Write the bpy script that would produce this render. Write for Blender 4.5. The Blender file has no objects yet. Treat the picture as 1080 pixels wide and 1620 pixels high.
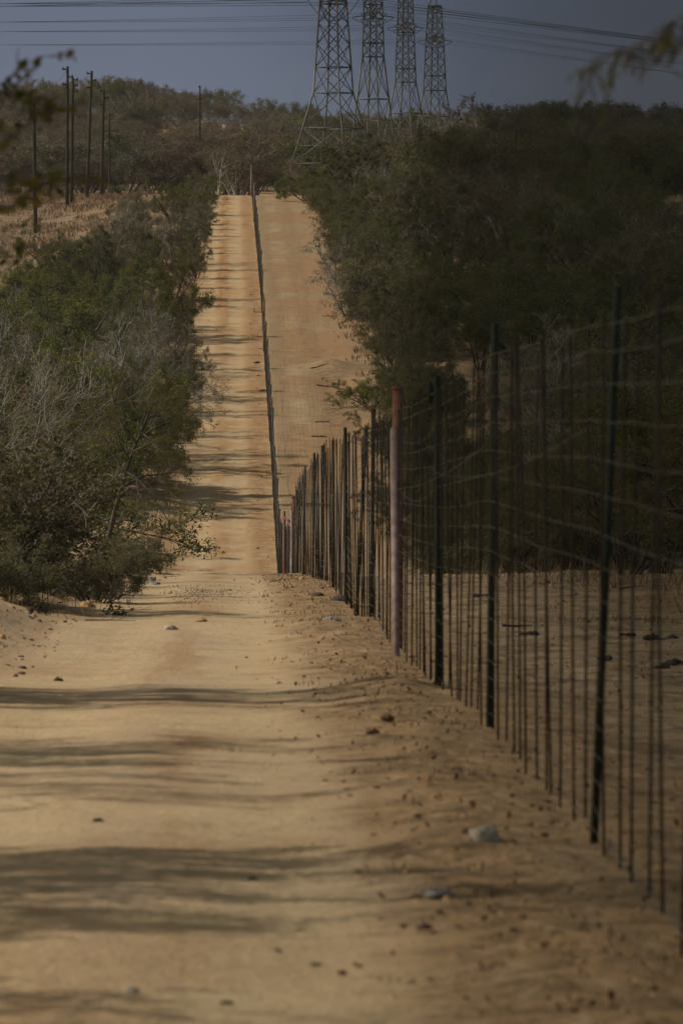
import bpy, math, random
import numpy as np
from mathutils import Vector, Matrix, noise as mnoise

# ------------------------------------------------------------------ camera, world, sun, exposure
SC = bpy.context.scene
COL = SC.collection
CAM_Z = 2.0
F = 10000.0                       # focal length in pixels of the 1080x1620 photograph
PITCH = math.atan(270 / F)
cam = bpy.data.cameras.new('camera')
cam.sensor_fit = 'VERTICAL'
cam.sensor_height = 36.0
cam.lens = 36.0 * F / 1620.0
cam.clip_start = 0.5
cam.clip_end = 6000
cam.dof.use_dof = True
cam.dof.focus_distance = 150
cam.dof.aperture_fstop = 9.0
cam_ob = bpy.data.objects.new('camera', cam)
COL.objects.link(cam_ob)
cam_ob.location = (0, 0, CAM_Z)
cam_ob.rotation_euler = (math.pi / 2 - PITCH, 0, 0)
SC.camera = cam_ob

SUN = Vector((-0.76, 0.06, 0.65)).normalized()
SUN_EL = math.asin(SUN.z)
SUN_ROT = math.atan2(SUN.x, SUN.y)
sl = bpy.data.lights.new('sun', 'SUN')
sl.energy = 3.6
sl.angle = math.radians(0.5)
sl.color = (1.0, 0.93, 0.82)
so = bpy.data.objects.new('sun', sl)
COL.objects.link(so)
so.rotation_euler = (-SUN).to_track_quat('-Z', 'Y').to_euler()

world = bpy.data.worlds.new('World')
SC.world = world
world.use_nodes = True
SC.view_settings.view_transform = 'Standard'
SC.view_settings.look = 'None'
SC.view_settings.exposure = -0.1
SC.view_settings.gamma = 1.0
SC.cycles.max_bounces = 5
SC.cycles.diffuse_bounces = 3
SC.cycles.transparent_max_bounces = 8
SC.cycles.use_denoising = True


class NT:
    """small helper for node trees"""
    def __init__(self, nt):
        self.nt = nt
        nt.nodes.clear()

    def n(self, typ, **kw):
        nd = self.nt.nodes.new(typ)
        for k, v in kw.items():
            setattr(nd, k, v)
        return nd

    def link(self, a, b):
        self.nt.links.new(a, b)

    def val(self, sock, v):
        if isinstance(v, (int, float, tuple, list)):
            if isinstance(v, (tuple, list)) and len(v) == 3 and sock.type == 'RGBA':
                v = (*v, 1)
            sock.default_value = v
        else:
            self.link(v, sock)

    def math(self, op, a, b=None, c=None, clamp=False):
        nd = self.n('ShaderNodeMath', operation=op, use_clamp=clamp)
        self.val(nd.inputs[0], a)
        if b is not None:
            self.val(nd.inputs[1], b)
        if c is not None:
            self.val(nd.inputs[2], c)
        return nd.outputs[0]

    def mix(self, fac, a, b):
        nd = self.n('ShaderNodeMix', data_type='RGBA')
        self.val(nd.inputs[0], fac)
        self.val(nd.inputs[6], a)
        self.val(nd.inputs[7], b)
        return nd.outputs[2]

    def ramp(self, v, lo, hi, smooth=True, t0=0.0, t1=1.0):
        nd = self.n('ShaderNodeMapRange', interpolation_type='SMOOTHSTEP' if smooth else 'LINEAR')
        self.val(nd.inputs[0], v)
        self.val(nd.inputs[1], lo)
        self.val(nd.inputs[2], hi)
        self.val(nd.inputs[3], t0)
        self.val(nd.inputs[4], t1)
        return nd.outputs[0]

    def noise(self, scale, detail=3, vec=None, rough=0.5):
        nd = self.n('ShaderNodeTexNoise')
        nd.inputs['Scale'].default_value = scale
        nd.inputs['Detail'].default_value = detail
        nd.inputs['Roughness'].default_value = rough
        if vec is not None:
            self.link(vec, nd.inputs['Vector'])
        return nd.outputs['Fac']


def build_world():
    t = NT(world.node_tree)
    out = t.n('ShaderNodeOutputWorld')
    sky = t.n('ShaderNodeTexSky', sky_type='NISHITA')
    sky.sun_disc = False
    sky.sun_elevation = SUN_EL
    sky.sun_rotation = SUN_ROT
    sky.air_density = 0.8
    sky.dust_density = 3.5
    b1 = t.n('ShaderNodeBackground')
    warm = t.n('ShaderNodeMix', data_type='RGBA', blend_type='MULTIPLY')
    warm.inputs[0].default_value = 1.0
    t.link(sky.outputs[0], warm.inputs[6])
    warm.inputs[7].default_value = (1.04, 1.0, .70, 1)     # dusty air
    t.link(warm.outputs[2], b1.inputs[0])
    b1.inputs[1].default_value = 0.097
    # a slate rain-cloud bank low over the horizon, heaviest to the right
    geo = t.n('ShaderNodeTexCoord')
    sep = t.n('ShaderNodeSeparateXYZ')
    t.link(geo.outputs['Generated'], sep.inputs[0])
    x, y, z = sep.outputs
    heavy = t.ramp(x, -0.034, 0.052)
    nz = t.noise(6.0, 3, geo.outputs['Generated'])
    slate = t.mix(heavy, (0.120, 0.150, 0.222), (0.036, 0.042, 0.053))
    slate = t.mix(t.ramp(z, 0.0, 0.06, True, 0.0, 0.30), slate, (0.062, 0.076, 0.108))
    b2 = t.n('ShaderNodeBackground')
    t.link(slate, b2.inputs[0])
    t.link(t.math('MULTIPLY_ADD', nz, 0.3, 1.05), b2.inputs[1])
    bank = t.math('MULTIPLY', t.ramp(z, 0.62, 0.25), t.ramp(y, -.35, .45))
    mx = t.n('ShaderNodeMixShader')
    t.link(bank, mx.inputs[0])
    t.link(b1.outputs[0], mx.inputs[1])
    t.link(b2.outputs[0], mx.inputs[2])
    t.link(mx.outputs[0], out.inputs[0])


build_world()

# ------------------------------------------------------------------ terrain
FX0, FS = 1.48, 0.0173            # fence line: x = FX0 - FS * y


def fence_x(y):
    return FX0 - FS * y


PROF = [(-60, 0.0), (0, 0.0), (18, -.04), (25, -.05), (36, -.26), (45, -.50), (54, -.76), (60, -.87), (66, -.90), (71, -1.22), (76, -1.36), (80, -1.40),
        (92, -1.62), (105, -2.02), (118, -2.42), (132, -2.86), (141, -3.22), (150, -4.0), (170, -5.25), (190, -5.7), (204, -5.6),
        (214, -4.75), (222, -4.1), (231, -3.1), (245, -1.95), (264, -.65), (300, 2.15), (322, 4.2), (370, 7.1), (420, 9.95),
        (460, 12.35), (478, 13.05), (500, 13.3), (560, 14.5), (640, 18.0), (720, 21.5), (800, 25.0), (900, 31.0),
        (960, 33.5), (1040, 33.5), (1200, 27.0), (1600, 12.0)]
_px = np.array([p[0] for p in PROF], float)
_pz = np.array([p[1] for p in PROF], float)
_ty = np.arange(-60, 1600, 0.5)
_tz = np.interp(_ty, _px, _pz)
_k = np.hanning(13)
_k /= _k.sum()
_tz = np.convolve(np.pad(_tz, 6, mode='edge'), _k, 'valid')


def P(y):
    return float(np.interp(y, _ty, _tz))


def sstep(a, b, v):
    t = min(1.0, max(0.0, (v - a) / (b - a)))
    return t * t * (3 - 2 * t)


def nz3(x, y, s, o=0.0):
    return mnoise.noise(Vector((x * s + o, y * s + o * 1.7, o * .37)))


def ground_z(x, y):
    u = x - fence_x(y)
    z = P(y)
    au = abs(u)
    # wheel ruts
    wob = .12 * nz3(0, y, .05, 3)
    road = sstep(-3.4, -3.0, u) * (1 - sstep(-0.95, -0.55, u))
    z -= .014 * (math.exp(-((u + 2.65 + wob) / .26) ** 2) + math.exp(-((u + 1.25 + wob) / .26) ** 2))
    z += .010 * math.exp(-((u + 1.95 + wob) / .3) ** 2)
    # verge and fence berm
    near = 1 - sstep(95, 140, y)
    z += near * .02 * math.exp(-((u - .05) / .55) ** 2)
    verge = near * math.exp(-((u + .45) / .42) ** 2)
    z += verge * (.05 + .05 * nz3(x, y, 1.9, 51) + .03 * nz3(x, y, 5.0, 53))
    z += .045 * nz3(x, y, 1.1, 5) * (1 - road) + .009 * nz3(x, y, 2.4, 9)
    z += (1 - road) * .025 * nz3(x, y, 4.2, 11)
    z += .035 * nz3(x, y, .10, 21)
    # banks
    lb = sstep(-3.2, -4.3, u)
    mound = math.exp(-((y - 64) / 9) ** 2)
    z += lb * (.10 + .22 * mound) + mound * .10 * lb * nz3(x, y, 1.6, 31)
    z += .10 * sstep(3.8, 5.2, u)
    # pale hump and washed-out edge beside the right-hand track
    z += .42 * math.exp(-((u - 3.0) / .9) ** 2 - ((y - 283) / 2.2) ** 2)
    z -= .22 * math.exp(-((u - 3.0) / .8) ** 2 - ((y - 276) / 3.0) ** 2)
    # wider relief
    w = sstep(7, 30, au)
    z += w * 1.1 * nz3(x, y, .02, 41) + w * .35 * nz3(x, y, .08, 43)
    lc = sstep(-7, -16, u) * sstep(330, 400, y) * (1 - sstep(465, 520, y))
    z -= 1.3 * lc
    z -= sstep(560, 950, y) * (.045 * x + 1.6 * math.sin(x * .085 + 1.1))
    return z


def at_px(px, py, d):
    """world point at forward distance y = d seen at a pixel of the 1080x1620 photograph"""
    c, s = math.cos(PITCH), math.sin(PITCH)
    r = (px - 540) / F
    v = (py - 810) / F
    dv = Vector((r, c - v * s, -s - v * c))
    return Vector((0, 0, CAM_Z)) + dv * (d / dv.y)


# ------------------------------------------------------------------ mesh helpers
def new_mesh(name, verts, quads, mats, midx=None, smooth=False):
    me = bpy.data.meshes.new(name)
    verts = np.asarray(verts, np.float32)
    quads = np.asarray(quads, np.int32)
    n = quads.shape[1]
    me.vertices.add(len(verts))
    me.vertices.foreach_set('co', verts.ravel())
    me.loops.add(quads.size)
    me.loops.foreach_set('vertex_index', quads.ravel())
    me.polygons.add(len(quads))
    me.polygons.foreach_set('loop_start', np.arange(0, quads.size, n, dtype=np.int32))
    for m in (mats if isinstance(mats, (list, tuple)) else [mats]):
        me.materials.append(m)
    if midx is not None:
        me.polygons.foreach_set('material_index', np.asarray(midx, np.int32))
    if smooth:
        me.polygons.foreach_set('use_smooth', np.ones(len(quads), bool))
    me.update(calc_edges=True)
    return me


def link(name, data, parent=None):
    o = bpy.data.objects.new(name, data)
    COL.objects.link(o)
    if parent is not None:
        o.parent = parent
    return o


def tag(o, label=None, cat=None, group=None, kind=None):
    if label:
        o['label'] = label
    if cat:
        o['category'] = cat
    if group:
        o['group'] = group
    if kind:
        o['kind'] = kind
    return o


def thing(name, label, cat, loc=(0, 0, 0), rz=0.0, group=None):
    o = link(name, None)
    o.location = loc
    o.rotation_euler = (0, 0, rz)
    return tag(o, label, cat, group)


class QB:
    """collects quads"""
    def __init__(self):
        self.v, self.q, self.m, self.nv = [], [], [], 0

    def add(self, verts, quads, mi=0):
        verts = np.asarray(verts, np.float32).reshape(-1, 3)
        quads = np.asarray(quads, np.int32).reshape(-1, 4)
        self.v.append(verts)
        self.q.append(quads + self.nv)
        self.m.append(np.full(len(quads), mi, np.int32))
        self.nv += len(verts)

    def tubes(self, pts, rad, k=4, mi=0, cap=True):
        """pts (B,n,3), rad (B,n) : B tubes"""
        pts = np.asarray(pts, np.float32)
        rad = np.asarray(rad, np.float32)
        if pts.ndim == 2:
            pts, rad = pts[None], rad[None]
        B, n, _ = pts.shape
        t = np.gradient(pts, axis=1)
        t /= np.linalg.norm(t, axis=2, keepdims=True) + 1e-9
        ref = np.zeros_like(t)
        ref[..., 0] = .31
        ref[..., 1] = .93
        ref[..., 2] = .19
        par = np.abs((t * ref).sum(2)) > .92
        ref[par] = (.9, -.3, .3)
        a = np.cross(t, ref)
        a /= np.linalg.norm(a, axis=2, keepdims=True) + 1e-9
        b = np.cross(t, a)
        ang = np.arange(k) * 2 * math.pi / k + .4
        ring = (a[:, :, None, :] * np.cos(ang)[None, None, :, None] + b[:, :, None, :] * np.sin(ang)[None, None, :, None])
        v = pts[:, :, None, :] + ring * rad[:, :, None, None]
        idx = np.arange(B * n * k).reshape(B, n, k)
        i0, i1 = idx[:, :-1], idx[:, 1:]
        q = np.stack([i0, np.roll(i0, -1, 2), np.roll(i1, -1, 2), i1], -1).reshape(-1, 4)
        if cap and k == 4:
            q = np.concatenate([q, idx[:, 0, ::-1].reshape(-1, 4), idx[:, -1].reshape(-1, 4)])
        elif cap and k in (6, 8):
            for e, fl in ((idx[:, 0], True), (idx[:, -1], False)):
                ee = e[:, ::-1] if fl else e
                if k == 6:
                    q = np.concatenate([q, ee[:, [0, 1, 2, 3]], ee[:, [0, 3, 4, 5]]])
                else:
                    q = np.concatenate([q, ee[:, [0, 1, 2, 3]], ee[:, [0, 3, 4, 7]], ee[:, [4, 5, 6, 7]]])
        self.add(v, q, mi)

    def bar(self, p, q, r, r2=None, k=4, mi=0):
        self.tubes(np.array([[p, q]], float), np.array([[r, r if r2 is None else r2]], float), k, mi)

    def box(self, c, s, mi=0, rz=0.0):
        c = np.array(c, float)
        h = np.array(s, float) / 2
        v = np.array([[x, y, z] for x in (-1, 1) for y in (-1, 1) for z in (-1, 1)], float) * h
        cs, sn = math.cos(rz), math.sin(rz)
        v = v @ np.array([[cs, sn, 0], [-sn, cs, 0], [0, 0, 1]])
        self.add(v + c, [[0, 1, 3, 2], [4, 6, 7, 5], [0, 4, 5, 1], [2, 3, 7, 6], [0, 2, 6, 4], [1, 5, 7, 3]], mi)

    def leaves(self, c, a, b, mi=0):
        """rhombic leaves: base c, length vector a, half-width vector b"""
        n = len(c)
        v = np.stack([c, c + a * .45 + b, c + a, c + a * .45 - b], 1)
        self.add(v.reshape(-1, 3), np.arange(n * 4).reshape(n, 4), mi)

    def mesh(self, name, mats, smooth=False):
        return new_mesh(name, np.concatenate(self.v), np.concatenate(self.q), mats, np.concatenate(self.m), smooth)

    def obj(self, name, mats, parent=None, smooth=False):
        return link(name, self.mesh(name, mats, smooth), parent)


# ------------------------------------------------------------------ materials
def mat_new(name):
    m = bpy.data.materials.new(name)
    m.use_nodes = True
    return m, NT(m.node_tree)


def mat_rough(name, c1, c2, scale=6.0, rough=.9, spec=.2, metal=0.0, bump=.0, stretch=None):
    m, t = mat_new(name)
    out = t.n('ShaderNodeOutputMaterial')
    p = t.n('ShaderNodeBsdfPrincipled')
    tc = t.n('ShaderNodeTexCoord')
    vec = tc.outputs['Object']
    if stretch:
        mp = t.n('ShaderNodeMapping')
        t.link(vec, mp.inputs[0])
        mp.inputs['Scale'].default_value = stretch
        vec = mp.outputs[0]
    nz = t.noise(scale, 4, vec, .6)
    t.link(t.mix(t.ramp(nz, .34, .66), c1, c2), p.inputs['Base Color'])
    p.inputs['Roughness'].default_value = rough
    p.inputs['Specular IOR Level'].default_value = spec
    p.inputs['Metallic'].default_value = metal
    if bump:
        bp = t.n('ShaderNodeBump')
        bp.inputs['Strength'].default_value = bump
        bp.inputs['Distance'].default_value = .02
        t.link(nz, bp.inputs['Height'])
        t.link(bp.outputs[0], p.inputs['Normal'])
    t.link(p.outputs[0], out.inputs[0])
    return m


def mat_leaf(name, cols, trans=.3):
    """leaf colours vary from leaf to leaf and a little from plant to plant"""
    m, t = mat_new(name)
    out = t.n('ShaderNodeOutputMaterial')
    g = t.n('ShaderNodeNewGeometry')
    cr = t.n('ShaderNodeValToRGB')
    el = cr.color_ramp.elements
    el[0].position = 0
    el[0].color = (*cols[0], 1)
    el[1].position = 1
    el[1].color = (*cols[-1], 1)
    for i, c in enumerate(cols[1:-1]):
        e = el.new((i + 1) / (len(cols) - 1))
        e.color = (*c, 1)
    t.link(g.outputs['Random Per Island'], cr.inputs[0])
    oi = t.n('ShaderNodeObjectInfo')
    hs = t.n('ShaderNodeHueSaturation')
    t.link(t.ramp(oi.outputs['Random'], 0, 1, False, .478, .512), hs.inputs['Hue'])
    t.link(t.ramp(oi.outputs['Random'], 0, 1, False, .75, 1.3), hs.inputs['Value'])
    t.link(cr.outputs[0], hs.inputs['Color'])
    d = t.n('ShaderNodeBsdfDiffuse')
    tr = t.n('ShaderNodeBsdfTranslucent')
    t.link(hs.outputs[0], d.inputs[0])
    t.link(hs.outputs[0], tr.inputs[0])
    mx = t.n('ShaderNodeMixShader')
    mx.inputs[0].default_value = trans
    t.link(d.outputs[0], mx.inputs[1])
    t.link(tr.outputs[0], mx.inputs[2])
    t.link(mx.outputs[0], out.inputs[0])
    return m


def mat_ground():
    m, t = mat_new('sandy_ground')
    out = t.n('ShaderNodeOutputMaterial')
    p = t.n('ShaderNodeBsdfPrincipled')
    p.inputs['Roughness'].default_value = .95
    p.inputs['Specular IOR Level'].default_value = .1
    g = t.n('ShaderNodeNewGeometry')
    pos = g.outputs['Position']
    sp = t.n('ShaderNodeSeparateXYZ')
    t.link(pos, sp.inputs[0])
    x, y, z = sp.outputs
    u = t.math('ADD', t.math('MULTIPLY_ADD', y, FS, -FX0), x)
    big = t.noise(.09, 4, pos, .6)
    mid = t.noise(.55, 4, pos, .6)
    sml = t.noise(3.2, 4, pos, .65)
    fine = t.noise(17.0, 4, pos, .75)
    grit = t.noise(46.0, 3, pos, .7)
    patch = t.noise(1.4, 5, pos, .7)
    clump = t.noise(6.5, 5, pos, .8)
    mp = t.n('ShaderNodeMapping')
    t.link(pos, mp.inputs[0])
    mp.inputs['Scale'].default_value = (2.2, .10, 1)
    streak = t.noise(1.0, 4, mp.outputs[0], .6)
    uw = t.math('ADD', u, t.math('MULTIPLY_ADD', mid, .9, -.45))
    uw = t.math('ADD', uw, t.math('MULTIPLY_ADD', sml, .35, -.17))
    # sand
    sand = t.mix(t.ramp(big, .38, .62), (.45, .325, .205), (.415, .28, .158))
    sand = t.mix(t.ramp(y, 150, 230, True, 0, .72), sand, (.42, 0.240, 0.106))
    sand = t.mix(t.ramp(mid, .42, .66), sand, (.49, 0.352, 0.210))
    sand = t.mix(t.ramp(streak, .45, .7, True, 0, .6), sand, (.33, 0.189, 0.086))
    # right-hand track is greyer
    sand = t.mix(t.ramp(u, -.1, .5, True, 0, .8), sand, (.30, 0.216, 0.126))
    # pale wheel tracks
    def band(c, w):
        return t.ramp(t.math('ABSOLUTE', t.math('ADD', uw, -c)), w * .35, w, True, 1, 0)
    wt = t.math('MAXIMUM', band(-2.6, .62), band(-1.3, .55))
    wt = t.math('MAXIMUM', wt, t.math('MULTIPLY', band(1.3, .6), .6))
    sand = t.mix(t.math('MULTIPLY', wt, t.ramp(mid, .3, .6, True, .15, .75)), sand, (.53, 0.393, 0.229))
    # verge strip: browner, with crumbs
    verge = t.math('MULTIPLY', t.ramp(uw, -1.15, -.6), t.ramp(uw, 1.3, .5))
    verge = t.math('MULTIPLY', verge, t.ramp(y, 190, 130))
    sand = t.mix(t.math('MULTIPLY', verge, .75), sand, t.mix(t.ramp(sml, .36, .6), (.31, 0.189, 0.089), (.17, 0.107, 0.053)))
    # rusty streak worn along the far left track, and the washed-out edge of the right one
    rut = t.math('MULTIPLY', t.ramp(t.math('ABSOLUTE', t.math('ADD', uw, 1.95)), .12, .5, True, .75, 0), t.ramp(y, 280, 330))
    sand = t.mix(t.math('MULTIPLY', rut, t.ramp(streak, .35, .6)), sand, (.30, 0.138, 0.053))
    fe = t.math('MULTIPLY', t.ramp(t.math('ABSOLUTE', t.math('ADD', uw, .35)), .15, .6, True, .7, 0), t.ramp(y, 140, 200))
    sand = t.mix(t.math('MULTIPLY', fe, t.ramp(sml, .35, .6)), sand, (.27, 0.148, 0.068))
    wash = t.math('MULTIPLY', t.ramp(t.math('ABSOLUTE', t.math('ADD', uw, -3.0)), .3, 1.1, True, 1, 0), t.ramp(t.math('ABSOLUTE', t.math('ADD', y, -262)), 12, 26, True, 1, 0))
    sand = t.mix(t.math('MULTIPLY', wash, t.ramp(sml, .40, .58)), sand, (.155, 0.087, 0.051))
    nr_ = t.math('MULTIPLY', t.ramp(u, .25, .9), t.ramp(y, 150, 110))
    sand = t.mix(t.math('MULTIPLY', nr_, t.ramp(sml, .30, .62, True, .2, .85)), sand, (.24, .165, .098))
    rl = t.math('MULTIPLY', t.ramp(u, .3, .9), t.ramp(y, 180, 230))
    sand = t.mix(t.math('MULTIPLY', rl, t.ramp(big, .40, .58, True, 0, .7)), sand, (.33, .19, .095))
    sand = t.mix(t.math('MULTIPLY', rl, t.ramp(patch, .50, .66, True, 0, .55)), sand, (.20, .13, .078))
    nb = t.math('MULTIPLY', t.ramp(u, .25, .9), t.ramp(y, 150, 110))
    sand = t.mix(t.math('MULTIPLY', nb, t.ramp(patch, .48, .60, True, 0, .75)), sand, (.085, .062, .036))
    # dark crumbs
    sand = t.mix(t.ramp(fine, .60, .72, True, 0, .55), sand, (.16, 0.094, 0.049))
    sand = t.mix(t.ramp(sml, .60, .74, True, 0, .45), sand, (.21, 0.128, 0.064))
    sand = t.mix(t.math('MULTIPLY', t.math('MAXIMUM', verge, .25), t.ramp(patch, .52, .64, True, 0, .8)), sand, (.19, .118, .062))
    sand = t.mix(t.ramp(grit, .30, .46, True, .35, 0), sand, (.20, .13, .075))
    sand = t.mix(t.ramp(grit, .58, .72, True, 0, .35), sand, (.58, .44, .29))
    rub = t.math('MULTIPLY', t.math('MAXIMUM', verge, nb), t.ramp(patch, .36, .52, True, .25, 1))
    sand = t.mix(t.math('MULTIPLY', rub, t.ramp(clump, .53, .61, True, 0, .8)), sand, (.115, .075, .04))
    sand = t.mix(t.math('MULTIPLY', rub, t.ramp(clump, .46, .38, True, 0, .55)), sand, (.50, .36, .215))
    # leaf litter and bare earth away from the tracks
    lit = t.mix(t.ramp(sml, .38, .62), (.15, 0.102, 0.060), (.27, 0.178, 0.102))
    lit = t.mix(t.ramp(mid, .45, .65), lit, (.31, 0.204, 0.113))
    off = t.math('MAXIMUM', t.ramp(uw, -3.2, -3.9), t.ramp(uw, 3.6, 4.4))
    # sandy mound on the left and open ground by the side track
    bare = t.math('MULTIPLY', t.ramp(uw, -5.6, -4.8), t.math('MULTIPLY', t.ramp(y, 45, 52), t.ramp(y, 78, 72)))
    side = t.math('MULTIPLY', t.ramp(uw, -9.5, -8), t.math('MULTIPLY', t.ramp(y, 96, 106), t.ramp(y, 230, 222)))
    bare = t.math('MAXIMUM', bare, t.math('MULTIPLY', side, .72))
    off = t.math('MULTIPLY', off, t.math('SUBTRACT', 1.0, bare))
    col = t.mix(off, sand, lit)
    # dry grass country on the hill
    dry = t.mix(t.ramp(mid, .4, .62), (.19, 0.128, 0.081), (.28, 0.195, 0.122))
    far = t.math('MULTIPLY', t.ramp(y, 330, 380), t.ramp(u, -9, -13))
    col = t.mix(far, col, dry)
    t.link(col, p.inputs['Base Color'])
    bp = t.n('ShaderNodeBump')
    bp.inputs['Strength'].default_value = .8
    bp.inputs['Distance'].default_value = .05
    t.link(t.math('ADD', t.math('ADD', sml, t.math('MULTIPLY', grit, .2)), t.math('MULTIPLY', fine, .55)), bp.inputs['Height'])
    t.link(bp.outputs[0], p.inputs['Normal'])
    t.link(p.outputs[0], out.inputs[0])
    return m


M = {}
M['ground'] = mat_ground()
M['bark_dark'] = mat_rough('bark_dark', (.04, .032, .026), (.10, .082, .068), 9, bump=.4)
M['bark_grey'] = mat_rough('bark_grey', (.15, .135, .12), (.27, .25, .23), 7, bump=.4)
M['bark_pale'] = mat_rough('bark_pale', (.24, .22, .17), (.42, .39, .31), 5)
M['twig'] = mat_rough('twig', (.095, .084, .068), (.20, .182, .155), 4)
M['twig_grey'] = mat_rough('twig_grey', (.19, .175, .155), (.36, .34, .31), 4)
M['leaf_olive'] = mat_leaf('leaf_olive', [(.082, .085, .032), (.118, .118, .045), (.155, .148, .06), (.13, .11, .056)])
M['leaf_green'] = mat_leaf('leaf_green', [(.058, .080, .024), (.09, .112, .034), (.13, .148, .045), (.11, .112, .042)])
M['leaf_lime'] = mat_leaf('leaf_lime', trans=.45, cols=[(.15, .16, .028), (.21, .20, .036), (.26, .22, .055), (.12, .13, .03)])
M['leaf_rust'] = mat_leaf('leaf_rust', [(.12, .062, .034), (.19, .09, .045), (.10, .082, .046), (.16, .11, .058)])
M['leaf_drab'] = mat_leaf('leaf_drab', [(.115, .098, .062), (.155, .13, .085), (.185, .155, .105), (.10, .092, .052)])
M['leaf_silver'] = mat_leaf('leaf_silver', [(.15, .16, .11), (.22, .22, .16), (.13, .135, .085), (.27, .265, .21)])
M['grass'] = mat_leaf('grass_blades', [(.22, .15, .085), (.30, .21, .12), (.17, .12, .068), (.34, .24, .14)], .2)
M['grass_green'] = mat_leaf('grass_green', [(.14, .12, .05), (.19, .155, .07), (.24, .18, .09)], .2)
M['rust_pipe'] = mat_rough('rust_pipe', (.21, .135, .115), (.32, .225, .20), 9, .55, .35)
M['rust_dark'] = mat_rough('rust_dark', (.15, .062, .042), (.22, .10, .07), 14, .7, .25)
M['post_green'] = mat_rough('post_green', (.012, .018, .012), (.026, .032, .022), 10, .7, .25)
M['dropper'] = mat_rough('dropper', (.020, .015, .012), (.042, .029, .021), 8, .75, .25)
M['wire'] = mat_rough('wire', (.10, .095, .09), (.17, .16, .15), 12, .5, .4, .3)
M['pole_wood'] = mat_rough('pole_wood', (.020, .014, .011), (.050, .034, .026), 2.2, .85, .2, stretch=(6, 6, .6))
M['porcelain'] = mat_rough('porcelain', (.08, .055, .05), (.16, .12, .11), 5, .35, .5)
M['galv'] = mat_rough('galvanised_steel', (.13, .13, .12), (.30, .30, .285), .5, .55, .4, .35)
M['galv_dark'] = mat_rough('galvanised_brace', (.05, .052, .048), (.13, .13, .122), .5, .6, .4, .35)
M['cable'] = mat_rough('cable', (.05, .05, .053), (.08, .08, .083), .4, .6, .3, .2)
M['glass_ins'] = mat_rough('insulator_glass', (.10, .13, .12), (.2, .24, .23), 2, .25, .5)
M['stone_pale'] = mat_rough('stone_pale', (.33, .275, .21), (.48, .42, .34), 9, bump=.6)
M['stone_grey'] = mat_rough('stone_grey', (.20, .175, .155), (.34, .31, .285), 9, bump=.6)
M['stone_dark'] = mat_rough('stone_dark', (.045, .036, .03), (.10, .08, .066), 12, bump=.6)
M['stone_orange'] = mat_rough('stone_orange', (.36, .20, .085), (.47, .28, .13), 8, bump=.6)
M['earth_brown'] = mat_rough('earth_brown', (.16, .095, .05), (.25, .15, .08), 8, bump=.6)
M['dung'] = mat_rough('dung', (.022, .017, .013), (.055, .042, .032), 14, bump=.7)
M['sun_blocker'] = mat_rough('sun_blocker_white', (.78, .78, .79), (.84, .84, .84), .01)  # surface of the added, unseen sun blocker


# ------------------------------------------------------------------ the ground sheet
def build_ground():
    us = [0.0]
    s = .16
    while us[-1] < 230:
        if us[-1] > 6:
            s *= 1.16
        us.append(us[-1] + s)
    us = np.array([-q for q in us[:0:-1]] + us)
    ys = [-40.0]
    while ys[-1] < 1500:
        yy = ys[-1]
        ys.append(yy + (4.0 if yy < 8 else max(.16, min(12, .0052 * yy))))
    ys = np.array(ys)
    nu, ny = len(us), len(ys)
    v = np.empty((ny, nu, 3), np.float32)
    for j, yy in enumerate(ys):
        fx = fence_x(yy)
        for i, uu in enumerate(us):
            x = fx + uu
            v[j, i] = (x, yy, ground_z(x, yy))
    idx = np.arange(ny * nu).reshape(ny, nu)
    q = np.stack([idx[:-1, :-1], idx[:-1, 1:], idx[1:, 1:], idx[1:, :-1]], -1).reshape(-1, 4)
    o = link('ground', new_mesh('ground', v.reshape(-1, 3), q, M['ground'], smooth=True))
    tag(o, kind='structure')


build_ground()


SUN_COT = -SUN.x / SUN.z


def build_sun_blocker():
    """unseen slab added on the sun side, shaped to darken right of the fence"""
    rng = random.Random(4)
    D = 330.0
    off = SUN * D
    nx, ny, = 14, 90
    x0, x1, y0, y1 = 0.40, 130.0, 4.0, 1250.0
    top, bot = [], []
    for j in range(ny + 1):
        for i in range(nx + 1):
            gx = x0 + (x1 - x0) * i / nx
            gy = y0 + (y1 - y0) * j / ny
            edge = float(np.interp(gy, [0, 23, 80, 150, 300, 480, 900, 1250], [0, 0, 1.9, 2.4, 5.6, 9.5, 23, 30])) + SUN_COT * P(gy)
            wob = 2.0 * nz3(gx, gy, .012, 7) * (0.1 if gy < 120 else 1) if i == 0 else 6 * nz3(gx, gy, .03, 8)
            e = min(i, nx - i) / nx * 2
            th = .3 + 22 * math.sqrt(e) * (1 + .5 * nz3(gx, gy, .05, 15))
            px, py = gx + edge + wob, gy
            top.append((px + off.x, py + off.y, off.z + th))
            bot.append((px + off.x, py + off.y, off.z - .1 - th * .1))
    n = len(top)
    idx = np.arange(n).reshape(ny + 1, nx + 1)
    q = [np.stack([idx[:-1, :-1], idx[:-1, 1:], idx[1:, 1:], idx[1:, :-1]], -1).reshape(-1, 4)]
    q.append(q[0][:, ::-1] + n)
    ring = list(idx[0, :]) + list(idx[1:, -1]) + list(idx[-1, -2::-1]) + list(idx[-2:0:-1, 0])
    side = [[ring[k], ring[k] + n, ring[(k + 1) % len(ring)] + n, ring[(k + 1) % len(ring)]] for k in range(len(ring))]
    q.append(np.array(side))
    o = link('sun_blocker', new_mesh('sun_blocker', top + bot, np.concatenate(q), M['sun_blocker'], smooth=True))  # added out of view only to cast shade on the right
    tag(o, kind='structure')


build_sun_blocker()


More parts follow.
